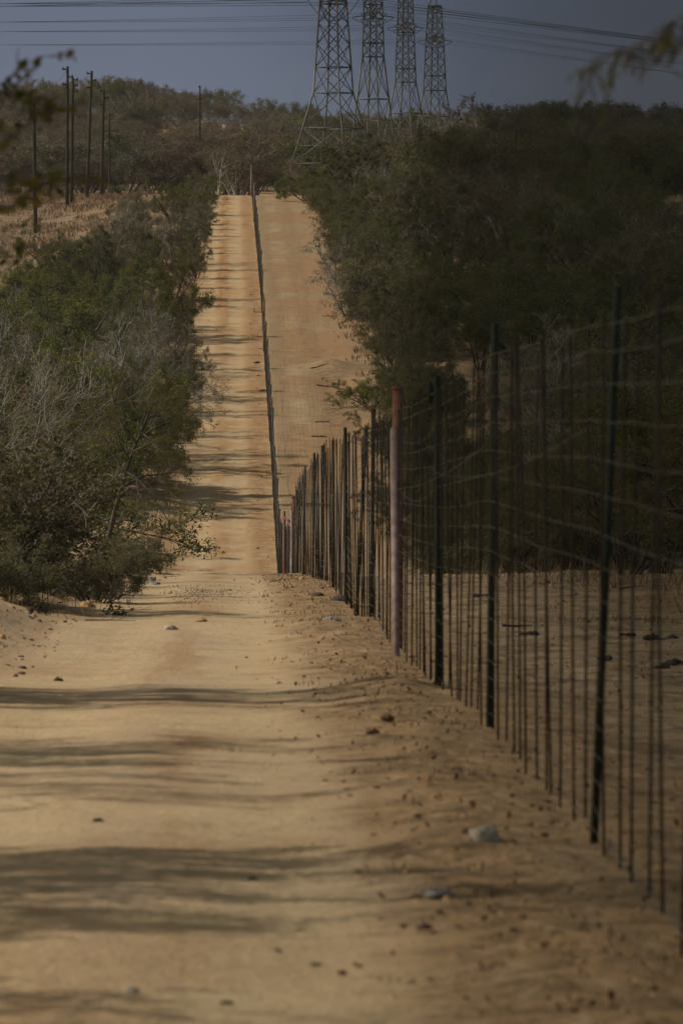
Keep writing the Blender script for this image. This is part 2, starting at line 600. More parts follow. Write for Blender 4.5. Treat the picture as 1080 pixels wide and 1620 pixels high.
def build_haze():
    """thin dry-season haze between the camera and the far hill"""
    q = QB()
    q.box((0, 720, 27), (640, 1640, 78))
    m, t = mat_new('haze_air')
    out = t.n('ShaderNodeOutputMaterial')
    v = t.n('ShaderNodeVolumePrincipled')
    v.inputs['Color'].default_value = (.84, .82, .78, 1)
    v.inputs['Density'].default_value = .00010
    v.inputs['Anisotropy'].default_value = 0.0
    t.link(v.outputs[0], out.inputs['Volume'])
    o = q.obj('haze', m)
    tag(o, kind='stuff')


build_haze()


# ------------------------------------------------------------------ trees and bushes
def rvec(rng):
    while True:
        v = Vector((rng.uniform(-1, 1), rng.uniform(-1, 1), rng.uniform(-1, 1)))
        if .05 < v.length < 1:
            return v.normalized()


def grow(rng, cfg, out, p, d, L, r, lv):
    n = cfg['nseg'][lv]
    pts = [p.copy()]
    dirs = [d.copy()]
    w = cfg['wig'][lv]
    tr = cfg['trop'][lv]
    for i in range(n):
        d = (d + rvec(rng) * w + Vector((0, 0, tr))).normalized()
        p = p + d * (L / n)
        pts.append(p.copy())
        dirs.append(d.copy())
    tip = .35 if lv + 1 < cfg['levels'] else .5
    out[lv].append((pts, [r * (1 - (1 - tip) * i / n) for i in range(n + 1)]))
    if lv + 1 < cfg['levels']:
        k = cfg['kids'][lv]
        st = cfg['start'][lv]
        for j in range(k):
            f = st + (1 - st) * (j + rng.random()) / k
            fi = min(n - 1, int(f * n))
            q = pts[fi].lerp(pts[fi + 1], f * n - fi)
            dd = dirs[fi + 1]
            ax = dd.cross(rvec(rng))
            if ax.length < 1e-3:
                continue
            a = math.radians(cfg['ang'][lv] + rng.uniform(-18, 18))
            nd = Matrix.Rotation(a, 3, ax.normalized()) @ dd
            nd.z += cfg['lift'][lv]
            if cfg.get('flat') and lv >= 1:
                nd.z *= cfg['flat']
            nd.normalize()
            grow(rng, cfg, out, q, nd, L * cfg['ratio'][lv] * (1.15 - .55 * f) * rng.uniform(.75, 1.2),
                 r * (1 - .55 * f) * cfg['rr'][lv], lv + 1)
        # continue the tip
    return pts[-1], d


def build_plant(name, seed, cfg):
    """returns (trunk mesh, crown mesh); the trunk holds the stems and limbs, the crown the twigs and leaves"""
    rng = random.Random(seed)
    nr = np.random.default_rng(seed)
    out = [[] for _ in range(cfg['levels'])]
    for s in range(cfg['stems']):
        az = 2 * math.pi * (s + rng.random() * .8) / cfg['stems']
        tilt = math.radians(cfg['tilt'] * rng.uniform(.5, 1.25))
        d = Vector((math.cos(az) * math.sin(tilt), math.sin(az) * math.sin(tilt), math.cos(tilt)))
        grow(rng, cfg, out, Vector((math.cos(az), math.sin(az), 0)) * cfg.get('base', .1) + Vector((0, 0, -.15)), d,
             cfg['len'] * rng.uniform(.8, 1.15), cfg['rad'] * rng.uniform(.7, 1.1), 0)
    tq, cq = QB(), QB()
    for lv in range(cfg['levels']):
        if not out[lv]:
            continue
        pts = np.array([[tuple(p) for p in b[0]] for b in out[lv]], np.float32)
        rad = np.maximum(np.array([b[1] for b in out[lv]], np.float32), cfg.get('rmin', .004))
        if lv < cfg.get('trunk_levels', 2):
            tq.tubes(pts, rad, 6 if lv == 0 else 4, 0, cap=False)
        else:
            cq.tubes(pts, rad, 3, 0, cap=False)
    # leaves along the last level (and sparsely on the one before)
    for lv, cnt in ((cfg['levels'] - 1, cfg['leaves']), (cfg['levels'] - 2, cfg.get('leaves2', 0))):
        if not cnt or not out[lv]:
            continue
        pts = np.array([[tuple(p) for p in b[0]] for b in out[lv]], np.float32)
        B, n, _ = pts.shape
        keep = nr.random(B) < cfg.get('leafy', 1.0)
        pts = pts[keep]
        B = len(pts)
        if not B:
            continue
        bi = np.repeat(np.arange(B), cnt)
        f = nr.random(len(bi)) ** .8 * (n - 1) * .999
        i0 = f.astype(int)
        fr = (f - i0)[:, None]
        c = pts[bi, i0] * (1 - fr) + pts[bi, i0 + 1] * fr
        c = c + nr.normal(0, cfg.get('spread', .03), c.shape)
        a = nr.normal(0, 1, c.shape)
        a[:, 2] = a[:, 2] * cfg.get('az', .7) + cfg.get('hang', 0.0)
        a /= np.linalg.norm(a, axis=1, keepdims=True)
        b = np.cross(a, nr.normal(0, 1, c.shape) + np.array([0, 0, cfg.get('face_up', .8)]))
        b /= np.linalg.norm(b, axis=1, keepdims=True) + 1e-9
        s = cfg['leaf'] * nr.uniform(.6, 1.35, (len(c), 1))
        which = nr.random(len(c)) < cfg.get('mix2', 0)
        # second leaf colour keeps to whole twigs
        tw = (nr.random(B) < cfg.get('mix2', 0))[bi]
        for mi, sel in ((1, ~tw), (2, tw)):
            if sel.any():
                cq.leaves(c[sel], a[sel] * s[sel], b[sel] * s[sel] * cfg.get('lw', .2), mi)
    tm = tq.mesh(name + '_trunk', [M[cfg['bark']]], True)
    cm = cq.mesh(name + '_crown', [M[cfg.get('twig', 'twig')], M[cfg['leafm']], M[cfg.get('leafm2', cfg['leafm'])]])
    return tm, cm


BUSH = dict(levels=5, stems=6, tilt=38, len=2.3, rad=.06, nseg=[6, 5, 4, 3, 2], wig=[.17, .2, .24, .28, .3], trop=[.03, .0, .0, .02, 0],
            kids=[5, 4, 4, 4], start=[.25, .2, .15, .1], ang=[48, 50, 50, 50], lift=[.05, .05, .05, 0], ratio=[.62, .6, .55, .5],
            rr=[.6, .6, .55, .6], leaves=26, leaf=.042, lw=.21, spread=.04, bark='bark_dark', leafm='leaf_olive', leafm2='leaf_green', mix2=.25)


def var(from_, **kw):
    c = dict(from_)
    c.update(kw)
    return c


KINDS = {
    'thorn_a': (11, var(BUSH)),
    'thorn_b': (12, var(BUSH, stems=7, tilt=46, len=2.1, leafm='leaf_green', leafm2='leaf_lime', mix2=.38)),
    'thorn_c': (13, var(BUSH, stems=5, tilt=34, len=2.5, leafm='leaf_olive', leafm2='leaf_drab', mix2=.35, leaves=24)),
    'tangle_a': (21, var(BUSH, twig='twig_grey', stems=6, tilt=44, len=2.4, bark='bark_grey', leaves=12, leafm='leaf_drab', leafm2='leaf_olive', mix2=.3, leafy=.6)),
    'tangle_b': (22, var(BUSH, stems=7, tilt=50, len=2.2, bark='bark_grey', leaves=7, leafm='leaf_rust', leafm2='leaf_drab', mix2=.4, leafy=.5, leaf=.055)),
    'grey_tree': (32, var(BUSH, twig='twig_grey', stems=5, tilt=42, len=3.6, rad=.075, kids=[7, 5, 4, 4], start=[.45, .2, .15, .1], nseg=[8, 6, 4, 3, 2],
                          wig=[.14, .17, .2, .24, .3], ratio=[.8, .6, .55, .5], ang=[46, 46, 48, 50], flat=.8, bark='bark_grey', trunk_levels=2, leaves=10,
                          leafy=.7, leafm='leaf_olive', leafm2='leaf_lime', mix2=.3)),
    'low_bush': (41, var(BUSH, stems=10, tilt=52, len=1.0, rad=.022, kids=[5, 4, 4], levels=4, nseg=[5, 4, 3, 2], leaves=30, leaf=.042, start=[.15, .1, .1],
                         leafm='leaf_drab', leafm2='leaf_olive', mix2=.5, twig='twig')),
    'single_tree': (33, var(BUSH, stems=1, tilt=14, len=4.3, rad=.12, base=0.0, kids=[10, 6, 5, 4], start=[.52, .2, .15, .1], nseg=[8, 6, 4, 3, 2],
                            wig=[.10, .2, .24, .28, .3], ratio=[.55, .6, .5, .5], ang=[66, 50, 50, 50], flat=.8, leaves=20, leafm='leaf_green', leafm2='leaf_lime', mix2=.45)),
    'umbrella_tree': (51, var(BUSH, stems=3, tilt=36, len=3.0, rad=.12, kids=[6, 5, 5, 4], start=[.5, .25, .2, .1], nseg=[6, 5, 4, 3, 2],
                              ratio=[.85, .6, .5, .45], ang=[55, 48, 48, 50], trop=[.05, -.02, 0, 0, 0], flat=.3, leaves=16, leaf=.09, face_up=2.0,
                              leafm='leaf_olive', leafm2='leaf_green', mix2=.5)),
    'pale_tree': (61, var(BUSH, stems=3, tilt=16, len=2.9, rad=.10, levels=4, kids=[6, 5, 4], start=[.35, .2, .15], nseg=[8, 5, 4, 3], bark='bark_pale',
                          ratio=[.5, .55, .5], leaves=5, leafy=.5, leaf=.09, leafm='leaf_drab', leafm2='leaf_olive', mix2=.4, trunk_levels=2)),
    'bare_tree': (62, var(BUSH, stems=2, tilt=10, len=3.4, rad=.17, kids=[6, 5, 4, 4], start=[.45, .25, .15, .1], nseg=[6, 6, 4, 3, 2], wig=[.1, .22, .26, .28, .3],
                          ratio=[.7, .6, .5, .5], ang=[55, 50, 50, 50], bark='bark_grey', leaves=2, leafy=.3, leaf=.1, leafm='leaf_drab', trunk_levels=3, rmin=.018)),
}
FARB = var(BUSH, levels=4, kids=[5, 4, 4], nseg=[4, 3, 3, 2], stems=6, len=2.3, leaves=46, leaf=.095, lw=.24, spread=.11, start=[.25, .2, .15], rmin=.012, trunk_levels=2)
KINDS.update({
    'far_olive': (71, var(FARB, leafm='leaf_olive', leafm2='leaf_drab', mix2=.35)),
    'far_green': (72, var(FARB, leafm='leaf_green', leafm2='leaf_olive', mix2=.4, stems=5, tilt=32)),
    'far_drab': (73, var(FARB, leafm='leaf_drab', leafm2='leaf_rust', mix2=.3, leaves=22, leafy=.8, bark='bark_grey', rmin=.014)),
    'far_rust': (74, var(FARB, leafm='leaf_rust', leafm2='leaf_drab', mix2=.5, leaves=26, leafy=.8, rmin=.014)),
    'far_bare': (75, var(FARB, leafm='leaf_drab', leaves=9, leafy=.5, bark='bark_grey', rmin=.018, stems=4, tilt=26, len=2.7)),
    'far_silver': (76, var(FARB, leafm='leaf_silver', leafm2='leaf_olive', mix2=.45, stems=4, tilt=30, leaves=36)),
})
MESHES = {}


def meshes(kind):
    if kind not in MESHES:
        seed, cfg = KINDS[kind]
        tm, cm = build_plant(kind, seed, cfg)
        zs = np.empty(len(cm.vertices) * 3, np.float32)
        cm.vertices.foreach_get('co', zs)
        z = zs.reshape(-1, 3)[:, 2]
        r = np.hypot(zs.reshape(-1, 3)[:, 0], zs.reshape(-1, 3)[:, 1])
        MESHES[kind] = (tm, cm, float(np.percentile(z, 98.5)), float(np.percentile(r, 93)))
    return MESHES[kind]


def plant(name, kind, x, y, h, label, cat, group=None, rz=0.0, sx=1.0, dz=0.0, edge_u=None):
    tm, cm, top, rad = meshes(kind)
    s = h / top
    if edge_u is not None:
        # set the plant so that its crown reaches the given distance from the fence
        sgn = 1 if edge_u < 0 else -1
        x = fence_x(y) + edge_u - sgn * rad * s * sx
    o = thing(name, label, cat, (x, y, ground_z(x, y) + dz), rz, group)
    o.scale = (s * sx, s * sx, s)
    link('trunk', tm, o)
    link('crown', cm, o)
    return o


def far_mesh(kind):
    """one mesh for a tree too far off to show its parts"""
    key = kind + '_whole'
    if key not in MESHES:
        tm, cm, top, _ = meshes(kind)
        q = QB()
        for me, off in ((tm, 0), (cm, 1)):
            n = len(me.vertices)
            co = np.empty(n * 3, np.float32)
            me.vertices.foreach_get('co', co)
            f = np.empty(len(me.loops), np.int32)
            me.loops.foreach_get('vertex_index', f)
            mi = np.empty(len(me.polygons), np.int32)
            me.polygons.foreach_get('material_index', mi)
            q.v.append(co.reshape(-1, 3))
            q.q.append(f.reshape(-1, 4) + q.nv)
            q.m.append(mi + off)
            q.nv += n
        mats = [tm.materials[0]] + list(cm.materials)
        MESHES[key] = (q.mesh(key, mats), top)
    return MESHES[key]


def px_x(px, d):
    return (px - 540) / F * d


def ufx(u, d):
    return fence_x(d) + u


RNG = random.Random(77)

# --- left side, one by one: kind, u, d, height, width factor, label
LEFT = [  # kind, how near the crown comes to the fence, distance, height, width factor, label
    ('low_bush', -3.35, 72, .75, 1.2, 'low brownish bush on the sand bank at the left edge of the near road', 'bush'),
    ('low_bush', -3.05, 79, 1.8, 1.05, 'rounded drab bush behind the sandy mound at the left edge', 'bush'),
    ('low_bush', -2.55, 84, .75, 1.1, 'small dark green bush at the foot of the sandy mound beside the road', 'bush'),
    ('low_bush', -3.35, 88, 2.0, 1.05, 'tall drab bush rising behind the rounded bush at the left edge', 'bush'),
    ('low_bush', -3.8, 97, 2.1, 1.0, 'dense brown green bush left of the leaning dark trunk', 'bush'),
    ('low_bush', -4.4, 108, 2.3, 1.0, 'thin brown bush just in front of the leaning dark trunk', 'bush'),
    ('low_bush', -2.9, 124, .8, 1.0, 'knee high green bush at the road edge below the leaning dark trunk', 'bush'),
    ('grey_tree', -4.4, 130, 4.6, .8, 'tangled tree with long bare grey branches sweeping toward the road', 'tree'),
    ('low_bush', -5.0, 117, 2.7, .95, 'tallest of the soft drab bushes, under the bare grey branches', 'bush'),
    ('grey_tree', -3.7, 152, 6.0, .8, 'largest grey branched tree on the left, reaching out over the road', 'tree'),
    ('single_tree', None, 141, 4.4, .8, 'green leaved tree on a single dark leaning trunk left of the road', 'tree'),
    ('thorn_b', -2.9, 227, 5.2, .8, 'bright green thorn tree behind the leaning dark trunk', 'tree'),
    ('tangle_b', -5.5, 176, 6.2, .9, 'rusty brown leaved bush left of the grey branches', 'bush'),
    ('tangle_a', -2.4, 241, 5.0, .9, 'grey twiggy bush above the dark patch of shade by the road', 'bush'),
    ('thorn_a', -2.2, 236, 3.8, .9, 'dark green bush overhanging the road by the widest blue shadow', 'bush'),
    ('tangle_b', -2.8, 229, 2.4, .9, 'low pinkish brown bush at the road edge with dead twigs', 'bush'),
]
for kind, eu, d, h, w, lab, cat in LEFT:
    plant('thorn_tree' if cat == 'tree' else 'bush', kind, px_x(158, d), d, h, lab, cat, 'trees and bushes left of the road', RNG.uniform(0, 6.28), w, edge_u=eu)

# rows of thorn bush up the far slope, left
gl = 'thorn bushes massed along the left edge of the far slope'
lab = 'grey green thorn bush in the thicket along the left edge of the far slope'
d = 250
while d < 474:
    for row in range(3):
        if (row == 2 and d > 300) or (row == 1 and d > 400):
            continue
        k = RNG.choice(['thorn_a', 'thorn_c', 'tangle_a', 'thorn_b', 'tangle_a', 'thorn_c'])
        if d > 285 and 367 + (14800 + F * (-4.4 - row * 3.0)) / d < 165 + .18 * (d - 285):
            continue
        hh = RNG.uniform(2.7, 4.4) - (RNG.uniform(0, 1.5) if row == 0 else 0) - .008 * max(0, d - 290)
        dd = d + RNG.uniform(-4, 4)
        plant('thorn_bush', k, 0, dd, hh, lab, 'bush', gl, RNG.uniform(0, 6.28), RNG.uniform(.8, .95), edge_u=-2.5 - row * 3.0 + RNG.uniform(-.45, .35))
    d += RNG.uniform(8.5, 12)
# --- further left behind the first row (frame edge)
lab = 'thorn bush deep in the thicket at the left edge of the photo'
for d, u, h in [(186, -10.2, 5.6), (205, -10.6, 5.6), (226, -9.6, 5.4), (250, -12.0, 4.6), (245, -9.6, 5.0), (268, -9.6, 4.8), (284, -9.2, 4.2), (262, -12.5, 5.0), (302, -11.0, 3.2), (318, -9.8, 2.9), (298, -13.2, 3.0), (334, -8.6, 2.8)]:
    k = RNG.choice(['thorn_a', 'tangle_a', 'thorn_b'])
    plant('thorn_bush', k, ufx(u, d), d, h, lab, 'bush', 'thorn bushes at the left edge', RNG.uniform(0, 6.28), 1.1)

# --- right side thicket
gr = 'dark thorn bushes massed along the right track'
lab = 'dark thorn bush in the shaded thicket right of the right track'
d = 78
while d < 470:
    nrow = 5 if d < 200 else 6
    for row in range(nrow):
        dd = d + RNG.uniform(-3, 3)
        eu = 4.1 + row * 3.3 + RNG.uniform(-.5, .4)
        if 540 + F * (fence_x(dd) + eu) / dd > 1130:
            continue
        k = RNG.choice(['thorn_a', 'thorn_c', 'thorn_c', 'tangle_a', 'tangle_b' if row else 'thorn_c', 'thorn_c', 'thorn_a'])
        hh = RNG.uniform(3.3, 4.8) - (.9 if row == 0 else 0) - (.016 * max(0, dd - 350) if row < 4 else 0)
        plant('thorn_bush', k, 0, dd, hh, lab, 'bush', gr, RNG.uniform(0, 6.28), RNG.uniform(.9, 1.1), edge_u=eu)
    d += 8.5 if d < 200 else 12
for d, eu, h in [(176, 5.6, 3.8), (190, 6.4, 4.2), (206, 5.4, 3.6), (222, 6.6, 4.2), (160, 6.5, 3.8)]:
    plant('thorn_bush', 'thorn_c', 0, d, h, lab, 'bush', gr, RNG.uniform(0, 6.28), 1.1, edge_u=eu)
lab = 'low scrubby bush at the foot of the dark thicket along the right track'
d = 128
while d < 470:
    plant('scrub_bush', RNG.choice(['low_bush', 'thorn_a', 'low_bush']), 0, d, RNG.uniform(1.3, 2.3), lab, 'bush', 'low bushes at the foot of the right thicket', RNG.uniform(0, 6.28),
          RNG.uniform(1.0, 1.3), edge_u=3.75 + RNG.uniform(-.2, .7) + (.5 if 245 < d < 300 else 0))
    d += RNG.uniform(5, 10)
for u, d, h, k, lb in [(4.6, 215, 2.0, 'thorn_a', 'low fine leaved olive bush where the right track meets the thicket'),
                       (4.5, 238, 1.7, 'thorn_a', 'small olive bush beside the washed out edge of the right track'),
                       (4.3, 262, 1.3, 'thorn_b', 'low bright green shrub by the pale sand hump'),
                       (4.2, 312, 2.6, 'tangle_a', 'leafless purple grey bush reaching over the right track'),
                       (4.2, 335, 2.8, 'tangle_a', 'bare twiggy bush higher up the right track edge'),
                       (4.0, 455, 2.0, 'thorn_b', 'small leafy green bush at the top right of the right track')]:
    plant('bush', k, ufx(u, d), d, h, lb, 'bush', 'bushes at the right track edge', RNG.uniform(0, 6.28), 1.15)

# --- crest: pale tree, umbrella thorn and others one can tell apart
plant('pale_tree', 'pale_tree', px_x(347, 489), 489, 4.0, 'slender tree with white bare branches at the top of the left track', 'tree', sx=.7)
plant('umbrella_thorn', 'umbrella_tree', px_x(552, 497), 497, 4.5, 'flat topped umbrella thorn in front of the lattice towers', 'tree', rz=.6, sx=1.35)
for px, d, h, lb in [(474, 548, 3.3, 'thin leafless tree in front of the splayed leg of the broadest pylon'), (503, 540, 3.2, 'leafless twiggy tree between the broadest pylon and the umbrella thorn')]:
    plant('bare_tree', 'far_bare' if px < 500 else 'far_drab', px_x(px, d), d, h, lb, 'tree', sx=1.1)
plant('bare_tree', 'bare_tree', px_x(727, 770), 770, 8.0, 'leafless round crowned tree on the skyline right of the towers', 'tree', sx=1.0)
plant('bare_tree', 'far_bare', px_x(768, 860), 860, 7.5, 'thin pale leafless tree on the skyline beside the round crowned tree', 'tree', sx=1.1)
plant('silver_tree', 'far_silver', px_x(135, 560), 560, 5.6, 'silvery leaved tree behind the wooden poles, left one of two', 'tree', rz=1.1, sx=1.4)
plant('silver_tree', 'far_silver', px_x(200, 575), 575, 5.0, 'silvery leaved tree behind the wooden poles, right one of two', 'tree', rz=2.9, sx=1.5)
plant('shade_tree', 'far_green', px_x(970, 520), 520, 4.9, 'rounded dark green tree standing above the thicket at the right', 'tree', rz=.3, sx=1.3)
plant('shade_tree', 'far_green', px_x(843, 600), 600, 4.6, 'smaller dark green tree beyond the leaning pole at the right', 'tree', rz=1.3, sx=1.2)

# --- hillside wood, each tree its own object
FAR = [('far_olive', 'olive green tree in the wood on the far hillside'), ('far_green', 'dark green tree in the wood on the far hillside'),
       ('far_drab', 'brown grey thinly leaved tree in the wood on the far hillside'), ('far_rust', 'rusty brown tree in the wood on the far hillside'),
       ('far_bare', 'leafless grey tree in the wood on the far hillside')]
rows = [492, 506, 522, 540, 560, 582, 605, 630, 658, 688, 720, 755, 792, 830, 868, 905, 940, 975]
for d in rows:
    step = 3.9 if d < 700 else 4.6
    xw = .058 * d
    x = -xw + RNG.uniform(0, step)
    while x < xw:
        dd = d + RNG.uniform(-8, 8)
        xx = x + RNG.uniform(-1, 1)
        x += step * RNG.uniform(.8, 1.3)
        px = 540 + F * xx / dd
        if dd < 500 and px < 300 and px > 60:
            continue
        if px < 330 and dd < 550:
            continue
        if 325 < px < 480 and dd < 510:
            continue
        low = 395 < px < 600 and dd < 572
        if low and (dd < 512 or px < 470):
            continue
        w = [1.6, .5, 5, 3.4, 2.6] if px < 480 else [2.6, 1.6, 3.4, 2.4, 1.2]
        kind, lb = RNG.choices(FAR, w)[0]
        h = RNG.uniform(3.0, 5.2) * (1.1 if d > 880 else 1.0)
        if low:
            h = min(h, 2.6)
        me, top = far_mesh(kind)
        o = link('hillside_tree', me)
        s = h / top
        ws = RNG.uniform(.95, 1.3)
        o.scale = (s * ws, s * ws, s)
        o.rotation_euler = (0, 0, RNG.uniform(0, 6.28))
        o.location = (xx, dd, ground_z(xx, dd) - .1)
        tag(o, lb, 'tree', lb.replace(' tree', ' trees').replace(' in the wood', ''))

# --- trees just left of the near road whose shade lies across it; one hangs into the picture top left
for i, (x, y, h, k, lb) in enumerate([(-4.9, 45.4, 4.2, 'thorn_c', 'leafy thorn tree just outside the left edge casting the far shade band'),
                                      (-5.9, 44.3, 4.6, 'thorn_a', 'taller leafy thorn tree just outside the left edge beside the far shade band'),
                                      (-5.2, 34.3, 4.5, 'thorn_c', 'leafy thorn tree just outside the left edge casting the middle shade band'),
                                      (-6.0, 31.0, 4.5, 'tangle_a', 'twiggy tree just outside the left edge casting the thin shade below the middle band'),
                                      (-4.6, 24.4, 4.2, 'thorn_a', 'leafy thorn tree just outside the left edge casting the near shade band'),
                                      (-5.0, 18.4, 4.2, 'tangle_b', 'rusty leaved tree beside the camera casting shade at the bottom edge')]):
    plant('roadside_tree', k, x, y, h, lb, 'tree', None, i * 1.3, .72)


def limb_tree(name, label, base, trunk_top, limbs, leafm, leafm2, seed, leaf, hang, twn, r0, twl=.16):
    """a tree given limb by limb"""
    rng = random.Random(seed)
    nr = np.random.default_rng(seed)
    o = thing(name, label, 'tree', base)
    tq, cq = QB(), QB()
    b = Vector(base)
    pts = [Vector((0, 0, -.2)), (Vector(trunk_top) - b) * .5 + Vector((.1, .05, 0)), Vector(trunk_top) - b]
    tq.tubes([[tuple(p) for p in pts]], [[r0, r0 * .8, r0 * .6]], 8, 0)
    for (dens, rl, path) in limbs:
        pp = [Vector(p) - b for p in path]
        fine = []
        for i in range(len(pp) - 1):
            for k in range(4):
                fine.append(pp[i].lerp(pp[i + 1], k / 4) + rvec(rng) * .012)
        fine.append(pp[-1])
        n = len(fine)
        tq.tubes([[tuple(p) for p in fine]], [[rl * (1 - .75 * i / (n - 1)) for i in range(n)]], 6, 0)
        for j in range(int(dens * twn)):
            f = rng.uniform(.35, 1) * (n - 1.001)
            q = fine[int(f)].lerp(fine[int(f) + 1], f - int(f))
            dv = rvec(rng)
            dv.z = dv.z * .6 + hang * .8
            e = q + dv * twl * rng.uniform(.4, 1.3)
            cq.tubes([[tuple(q), tuple(q.lerp(e, .5) + rvec(rng) * .01), tuple(e)]], [[.004, .003, .002]], 3, 0, cap=False)
            m = rng.randint(2, 5)
            t = nr.random((m, 1))
            c = np.array(q)[None] * (1 - t) + np.array(e)[None] * t
            a = nr.normal(0, 1, (m, 3))
            a[:, 2] += hang * 2.4
            a /= np.linalg.norm(a, axis=1, keepdims=True)
            bb = np.cross(a, nr.normal(0, 1, (m, 3)))
            bb /= np.linalg.norm(bb, axis=1, keepdims=True)
            s = leaf * nr.uniform(.6, 1.3, (m, 1))
            cq.leaves(c, a * s, bb * s * (.3 if hang == 0 else .17), 2 if rng.random() < .3 else 1)
    tq.obj('trunk', [M['bark_grey']], o, True)
    cq.obj('crown', [M['twig'], M[leafm], M[leafm2]], o)
    return o


D0 = 22.0
p = lambda px, py, d=D0: tuple(at_px(px, py, d))
gz = ground_z(-3.3, D0)
limb_tree('overhanging_tree', 'out of focus leafy branch reaching in at the upper left edge', (-3.3, D0, gz), (-2.6, D0, 2.3),
          [(1.4, .010, [(-2.6, D0, 2.3), (-1.7, D0, 2.65), p(20, 330), p(60, 290), p(110, 280)]),
           (1.2, .009, [(-2.6, D0, 2.3), (-1.6, D0, 2.75), p(0, 220), p(50, 190), p(105, 165)]),
           (1.0, .009, [(-2.2, D0, 2.6), (-1.5, D0, 2.85), p(0, 150), p(45, 140)]),
           (.3, .006, [(-1.5, D0, 2.85), p(10, 130), p(40, 100), p(85, 90)]),
           (.05, .007, [p(20, 175), p(24, 140), p(30, 75)]),
           (.2, .012, [(-1.7, D0, 2.65), p(0, 284), p(24, 285)]),
           (.6, .008, [(-2.2, D0, 2.2), (-1.4, D0, 2.25), p(0, 400), p(20, 370)])],
          'leaf_lime', 'leaf_green', 5, .046, 0.0, 15, .03)
D1 = 17.0
gz = ground_z(3.0, D1)
limb_tree('drooping_tree', 'out of focus twig with drooping leaves at the upper right corner', (3.0, D1, gz), (2.6, D1, 3.2),
          [(1.0, .007, [(2.6, D1, 3.2), (1.7, D1, 3.25), p(1075, 20, D1), p(1050, 60, D1)]),
           (.8, .006, [(2.2, D1, 3.2), (1.4, D1, 3.0), p(1085, 70, D1), p(1000, 75, D1), p(960, 85, D1), p(905, 110, D1)])],
          'leaf_olive', 'leaf_drab', 8, .036, -1.0, 26, .010, .11)


